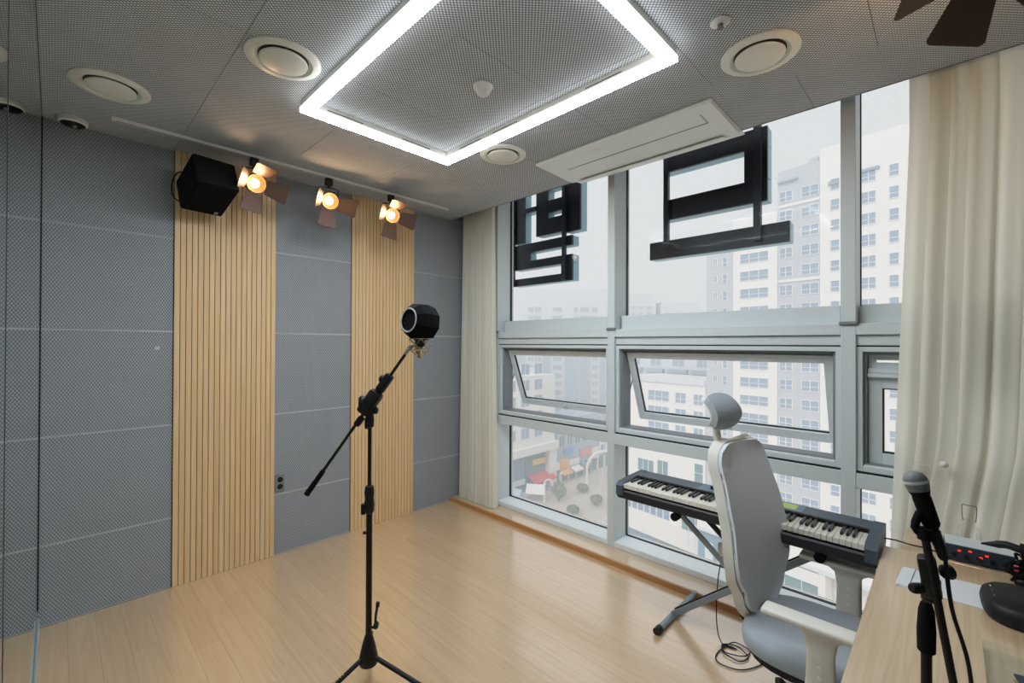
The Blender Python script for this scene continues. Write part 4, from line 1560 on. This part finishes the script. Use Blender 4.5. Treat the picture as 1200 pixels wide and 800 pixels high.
block(Sh, 'column', 12.0, 13.4, .6, 3.4, GZ, -33.9, 'facade')
block(Sh, 'counter', 2.0, 12.0, .6, 3.1, GZ, -41.4, 'facade_far')
block(Sh, 'side_wall', 13.4, 22.6, .1, 2.8, GZ, -33.9, 'shop_blue')
for u_ in (14.5, 17, 19.5):
    block(Sh, 'poster', u_, u_ + 1.6, 2.8, 2.95, -42.5, -36, 'facade_far')
for u_ in (4.4, 7.0, 9.6):
    block(Sh, 'glazing_bar', u_ - .06, u_ + .06, 3.0, 3.1, -41.3, -36.3, 'facade_far')

# shopping street on the left
E = place('shop_block', 'white corner shop block with blue glass at the street', (117.0, 94.0), (-1, 0))
def ux(X):
    return 117.0 - X
block(E, 'wall', ux(117), ux(80), -12, 0, -30.6, -8.5, 'facade')
block(E, 'wall', ux(117), ux(80), -12, -1.5, GZ, -33.0, 'shop_blue')
block(E, 'ledge', ux(117.6), ux(79), -12, 1.4, -33.0, -30.6, 'facade')
block(E, 'pilaster', ux(117.4), ux(113.6), -1.5, .6, GZ, -33.0, 'facade')
for k in range(5):
    z1 = -24.6 + 5.0 * k
    for a_ in (82.0, 88, 94.0, 100.2, 106.4):
        window(E, ux(a_ + 4.0), ux(a_), z1 - 4.6 + 1.2, z1, 2, 0, 'win_pane', 0)
block(E, 'glass_wall', ux(103.5), ux(82), -1.5, -1.2, -40.5, -33.1, 'shop_blue')
block(E, 'glass_wall', ux(113.4), ux(103.7), -1.5, -1.2, -40.5, -33.1, 'teal')
for a_ in (86, 90, 94, 98.5):
    block(E, 'glazing_bar', ux(a_ + .12), ux(a_ - .12), -1.2, -1.1, -40.5, -33.1, 'facade_blue')
block(E, 'shop_sign', ux(112.8), ux(106.6), -1.1, -.4, -37.2, -35.4, 'sign_yellow')
block(E, 'shop_sign', ux(118.4), ux(113.4), .65, 1.0, -40.6, -37.9, 'facade')
block(E, 'shop_sign', ux(103), ux(95), -1.1, -.6, -42.2, -40.6, 'facade_far')
bm = bm_new()
prism(bm, [(-1.2, -40.2 - GZ), (2.2, -41.9 - GZ), (2.2, -42.4 - GZ), (-1.2, -40.7 - GZ)], ux(115.4), ux(105.0), Matrix(((0, 0, 1, 0), (1, 0, 0, 0), (0, 1, 0, 0), (0, 0, 0, 1))))
build('awning', bm, 'awning_red', E)
Fb = place('shop_row', 'far row of shops with bright signs along the street', (152.0, 94.0), (-1, 0))
def uf(X):
    return 152.0 - X
block(Fb, 'wall', uf(152), uf(118), -12, 0, GZ, -24.0, 'facade_blue')
block(Fb, 'glass_front', uf(152), uf(118), 0, .2, GZ, -40.5, 'teal')
for k, a_ in enumerate((119, 123.5, 128, 132.5, 137, 141.5, 146)):
    window(Fb, uf(a_ + 3.4), uf(a_), -33.5, -29.5, 2, 0, 'teal', 0)
    window(Fb, uf(a_ + 3.4), uf(a_), -28.3, -25.4, 2, 0, 'win_pane', 0)
    block(Fb, 'pillar', uf(a_ + .4), uf(a_), .2, .8, GZ, -40.5, 'facade')
for (a_, b2, z0, z1, m_) in ((119, 123.5, -40.6, -37.4, 'sign_orange'), (124, 130, -40.4, -38.4, 'facade'), (121.5, 126.5, -36.2, -34.4, 'sign_blue'), (131, 137.5, -38.6, -36.0, 'poster_red'),
                              (138, 142.5, -40.5, -36.5, 'facade'), (143, 146, -39.6, -35.0, 'facade'), (146.5, 151, -39.4, -35.6, 'facade')):
    block(Fb, 'shop_sign', uf(b2), uf(a_), .25, .7, z0, z1, m_)
block(Fb, 'sign_mark', uf(145.3), uf(143.8), .7, .8, -38.4, -36.4, 'sign_blue')
for a_, m_ in ((119, 'sign_orange'), (125, 'facade'), (131, 'teal')):
    bm = bm_new()
    prism(bm, [(.2, -40.8 - GZ), (2.6, -42.0 - GZ), (2.6, -42.4 - GZ), (.2, -41.2 - GZ)], uf(a_ + 5.0), uf(a_), Matrix(((0, 0, 1, 0), (1, 0, 0, 0), (0, 1, 0, 0), (0, 0, 0, 1))))
    build('awning', bm, m_, Fb)

# distant towers
nrm = Vector((fw.x, fw.y, 0)).normalized()
def far_tower(name, label, c, zt_, half, cols, floor_h, z_lo, panels, depth=14, group=None):
    t = place(name, label, (c[0], c[1]), (-rt.x, -rt.y), group)
    block(t, 'wall', -half, half, -depth, 0, GZ, zt_, 'facade_far')
    for (a_, b2, m_) in panels:
        block(t, 'panel', a_, b2, 0, .15, z_lo - 4, zt_ - 21, m_)  # stop short: glare on the upper floors shaped by leaving panels off
    n = int((zt_ - 3 - z_lo) / floor_h)
    for (a_, b2, sp) in cols:
        for k in range(n):
            z0 = z_lo + k * floor_h
            window(t, a_, b2, z0, z0 + floor_h * .58, sp, .15, 'win_pane_hazed', 0)
    return t
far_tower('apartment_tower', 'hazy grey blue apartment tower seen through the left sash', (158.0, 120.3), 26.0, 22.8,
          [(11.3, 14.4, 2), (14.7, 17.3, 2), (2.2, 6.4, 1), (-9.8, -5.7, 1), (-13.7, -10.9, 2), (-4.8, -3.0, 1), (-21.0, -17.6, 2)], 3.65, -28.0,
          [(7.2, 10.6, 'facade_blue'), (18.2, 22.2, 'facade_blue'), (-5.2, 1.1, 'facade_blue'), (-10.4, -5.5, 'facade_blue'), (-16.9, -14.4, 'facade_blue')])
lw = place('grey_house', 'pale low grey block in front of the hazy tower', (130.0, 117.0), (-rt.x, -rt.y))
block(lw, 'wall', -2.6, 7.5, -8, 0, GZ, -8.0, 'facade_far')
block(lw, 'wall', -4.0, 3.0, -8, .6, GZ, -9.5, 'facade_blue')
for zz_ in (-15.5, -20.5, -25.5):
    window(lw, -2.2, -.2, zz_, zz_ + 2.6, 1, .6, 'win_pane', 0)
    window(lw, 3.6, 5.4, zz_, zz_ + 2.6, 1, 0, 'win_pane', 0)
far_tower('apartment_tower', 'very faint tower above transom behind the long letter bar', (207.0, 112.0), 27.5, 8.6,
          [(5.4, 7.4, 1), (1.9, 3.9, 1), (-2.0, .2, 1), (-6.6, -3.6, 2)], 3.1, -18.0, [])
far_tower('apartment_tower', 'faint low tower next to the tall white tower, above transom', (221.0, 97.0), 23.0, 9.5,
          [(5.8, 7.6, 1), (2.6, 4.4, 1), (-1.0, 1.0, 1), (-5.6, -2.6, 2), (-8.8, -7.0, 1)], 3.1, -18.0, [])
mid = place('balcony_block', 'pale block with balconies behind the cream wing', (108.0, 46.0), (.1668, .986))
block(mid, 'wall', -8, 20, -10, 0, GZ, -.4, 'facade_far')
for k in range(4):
    window(mid, -6.5 + 6.6 * k, -3.0 + 6.6 * k, -4.0, -1.6, 2, 0, 'win_pane_hazed', 0)
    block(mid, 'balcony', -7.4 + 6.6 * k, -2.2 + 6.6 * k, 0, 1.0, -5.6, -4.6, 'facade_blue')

# arches, tents and trees on the plaza
def arch(label, c, half, height, r_):
    t = thing('street_arch', label, 'arch', (c[0], c[1], GZ), math.atan2(-rt.y, -rt.x))
    bm = bm_new()
    pts = [(-half, 0, 0), (-half, 0, height - half)]
    for k in range(1, 12):
        a_ = PI - PI * k / 12
        pts.append((half * math.cos(a_), 0, height - half + half * math.sin(a_)))
    pts += [(half, 0, height - half), (half, 0, 0)]
    tube(bm, pts, r_, 8, 0, 2)
    build('arch_tube', bm, 'win_frame', t, 50)
    bm = bm_new()
    for s in (-.45, 0, .45):
        tube(bm, [(half * s, 0, 0), (half * s, 0, height - half + half * math.sqrt(1 - s * s))], r_ * .25, 6, 0, 1)
    build('uprights', bm, 'facade_blue', t)
    bm = bm_new(); box(bm, (-half, 0, .3), (r_ * 3, r_ * 3, .6)); box(bm, (half, 0, .3), (r_ * 3, r_ * 3, .6))
    build('footing', bm, 'facade_far', t)
arch('large white arch rising over the plaza beside the mullion', (126.5, 80.5), 6.0, 11.5, .45)
arch('small white arch at the shop doors under red awning', (109.5, 90.5), 1.3, 3.6, .3)

def tent(label, c, wx, wy, hgt, m, rz):
    t = thing('market_tent', label, 'tent', (c[0], c[1], GZ), rz)
    bm = bm_new()
    prism(bm, [(-wx, 2.6), (0, hgt), (wx, 2.6), (wx, 2.4), (-wx, 2.4)], -wy, wy, Matrix(((1, 0, 0, 0), (0, 0, 1, 0), (0, 1, 0, 0), (0, 0, 0, 1))))
    build('canopy', bm, m, t)
    for sx in (-1, 1):
        for sy in (-1, 1):
            bm = bm_new(); cyl(bm, (sx * wx * .93, sy * wy * .93, 0), (sx * wx * .93, sy * wy * .93, 2.4), .1, None, 8)
            build('pole', bm, 'facade_far', t)
tent('white gable tent standing at the corner of the shop block', (101.0, 88.4), 2.8, 2.8, 4.6, 'facade', R(35))
tent('blue grey gable tent left of the white tent', (92.5, 88.8), 2.2, 2.2, 5.2, 'facade_blue', R(10))

def tree(label, c, hgt, rad, seed, name='street_tree'):
    rnd = random.Random(seed)
    t = thing(name, label, 'tree', (c[0], c[1], GZ))
    bm = bm_new(); cyl(bm, (0, 0, 0), (0, 0, hgt * .55), hgt * .035, hgt * .02, 8)
    build('trunk', bm, 'bark', t)
    bm = bm_new()
    for k in range(420):
        a_, b_ = rnd.uniform(0, 2 * PI), math.acos(rnd.uniform(-1, 1))
        r_ = 1.22 * rad * rnd.uniform(.45, 1.0) ** .5
        p = Vector((math.cos(a_) * math.sin(b_) * r_, math.sin(a_) * math.sin(b_) * r_, hgt * .62 + math.cos(b_) * r_ * hgt * .38 / rad))
        s_ = rad * rnd.uniform(.12, .22)
        q = Euler((rnd.uniform(0, 6), rnd.uniform(0, 6), rnd.uniform(0, 6))).to_matrix()
        vs_ = [bm.verts.new(p + q @ Vector(c_) * s_) for c_ in ((-1, 0, 0), (0, -.6, .1), (1, 0, 0), (0, .6, .1))]
        bm.faces.new(vs_)
    stuff(build('foliage', bm, 'leaf', t))
tree('round grey green street tree in the middle of the plaza', (104.8, 82.6), 5.2, 1.9, 1)
tree('small low tree near the foot of the large arch', (116.0, 82.0), 2.6, 1.6, 2)
tree('bushy small tree in the plaza beside the left mullion', (109.5, 72.6), 3.0, 1.5, 3)
tree('low round shrub at the near side of the plaza', (99.5, 73.5), 2.2, 1.5, 4, 'round_shrub')
for c, lab in (((100.5, 84.5), 'slim white lamp post standing beside the tents'), ((113.0, 88.0), 'slim white lamp post in front of the shop signs')):
    t = thing('street_lamp', lab, 'street lamp', (c[0], c[1], GZ))
    bm = bm_new(); cyl(bm, (0, 0, 0), (0, 0, 5.2), .12, .08, 8)
    build('pole', bm, 'win_frame', t)
    bm = bm_new(); lathe(bm, [(.1, 5.2), (.42, 5.35), (.36, 5.75), (.05, 5.9)], 12, None, 0)
    build('lamp_head', bm, 'win_frame', t)
bm = bm_new()
for k in range(6):
    bx(bm, 96 + 3.4 * k, 97.8 + 3.4 * k, 48, 66, GZ, GZ + .03)
structure(build('trim_4', bm, 'facade_far'))

# thin summer haze over the street
hm = bpy.data.materials.new('haze')
hm.use_nodes = True
hn = hm.node_tree
hn.nodes.remove(hn.nodes['Principled BSDF'])
vs_n = hn.nodes.new('ShaderNodeVolumeScatter')
vs_n.inputs['Color'].default_value = (0.97, 0.985, 1.0, 1)
vs_n.inputs['Density'].default_value = 0.0031
vs_n.inputs['Anisotropy'].default_value = 0.2
hn.links.new(vs_n.outputs[0], hn.nodes['Material Output'].inputs['Volume'])
M['haze'] = hm
bm = bm_new(); bx(bm, 14, 330, -110, 330, GZ + .1, 70)
hz = stuff(build('haze', bm, 'haze'))
tag(hz, 'thin white haze hanging in the air over the street', 'haze')
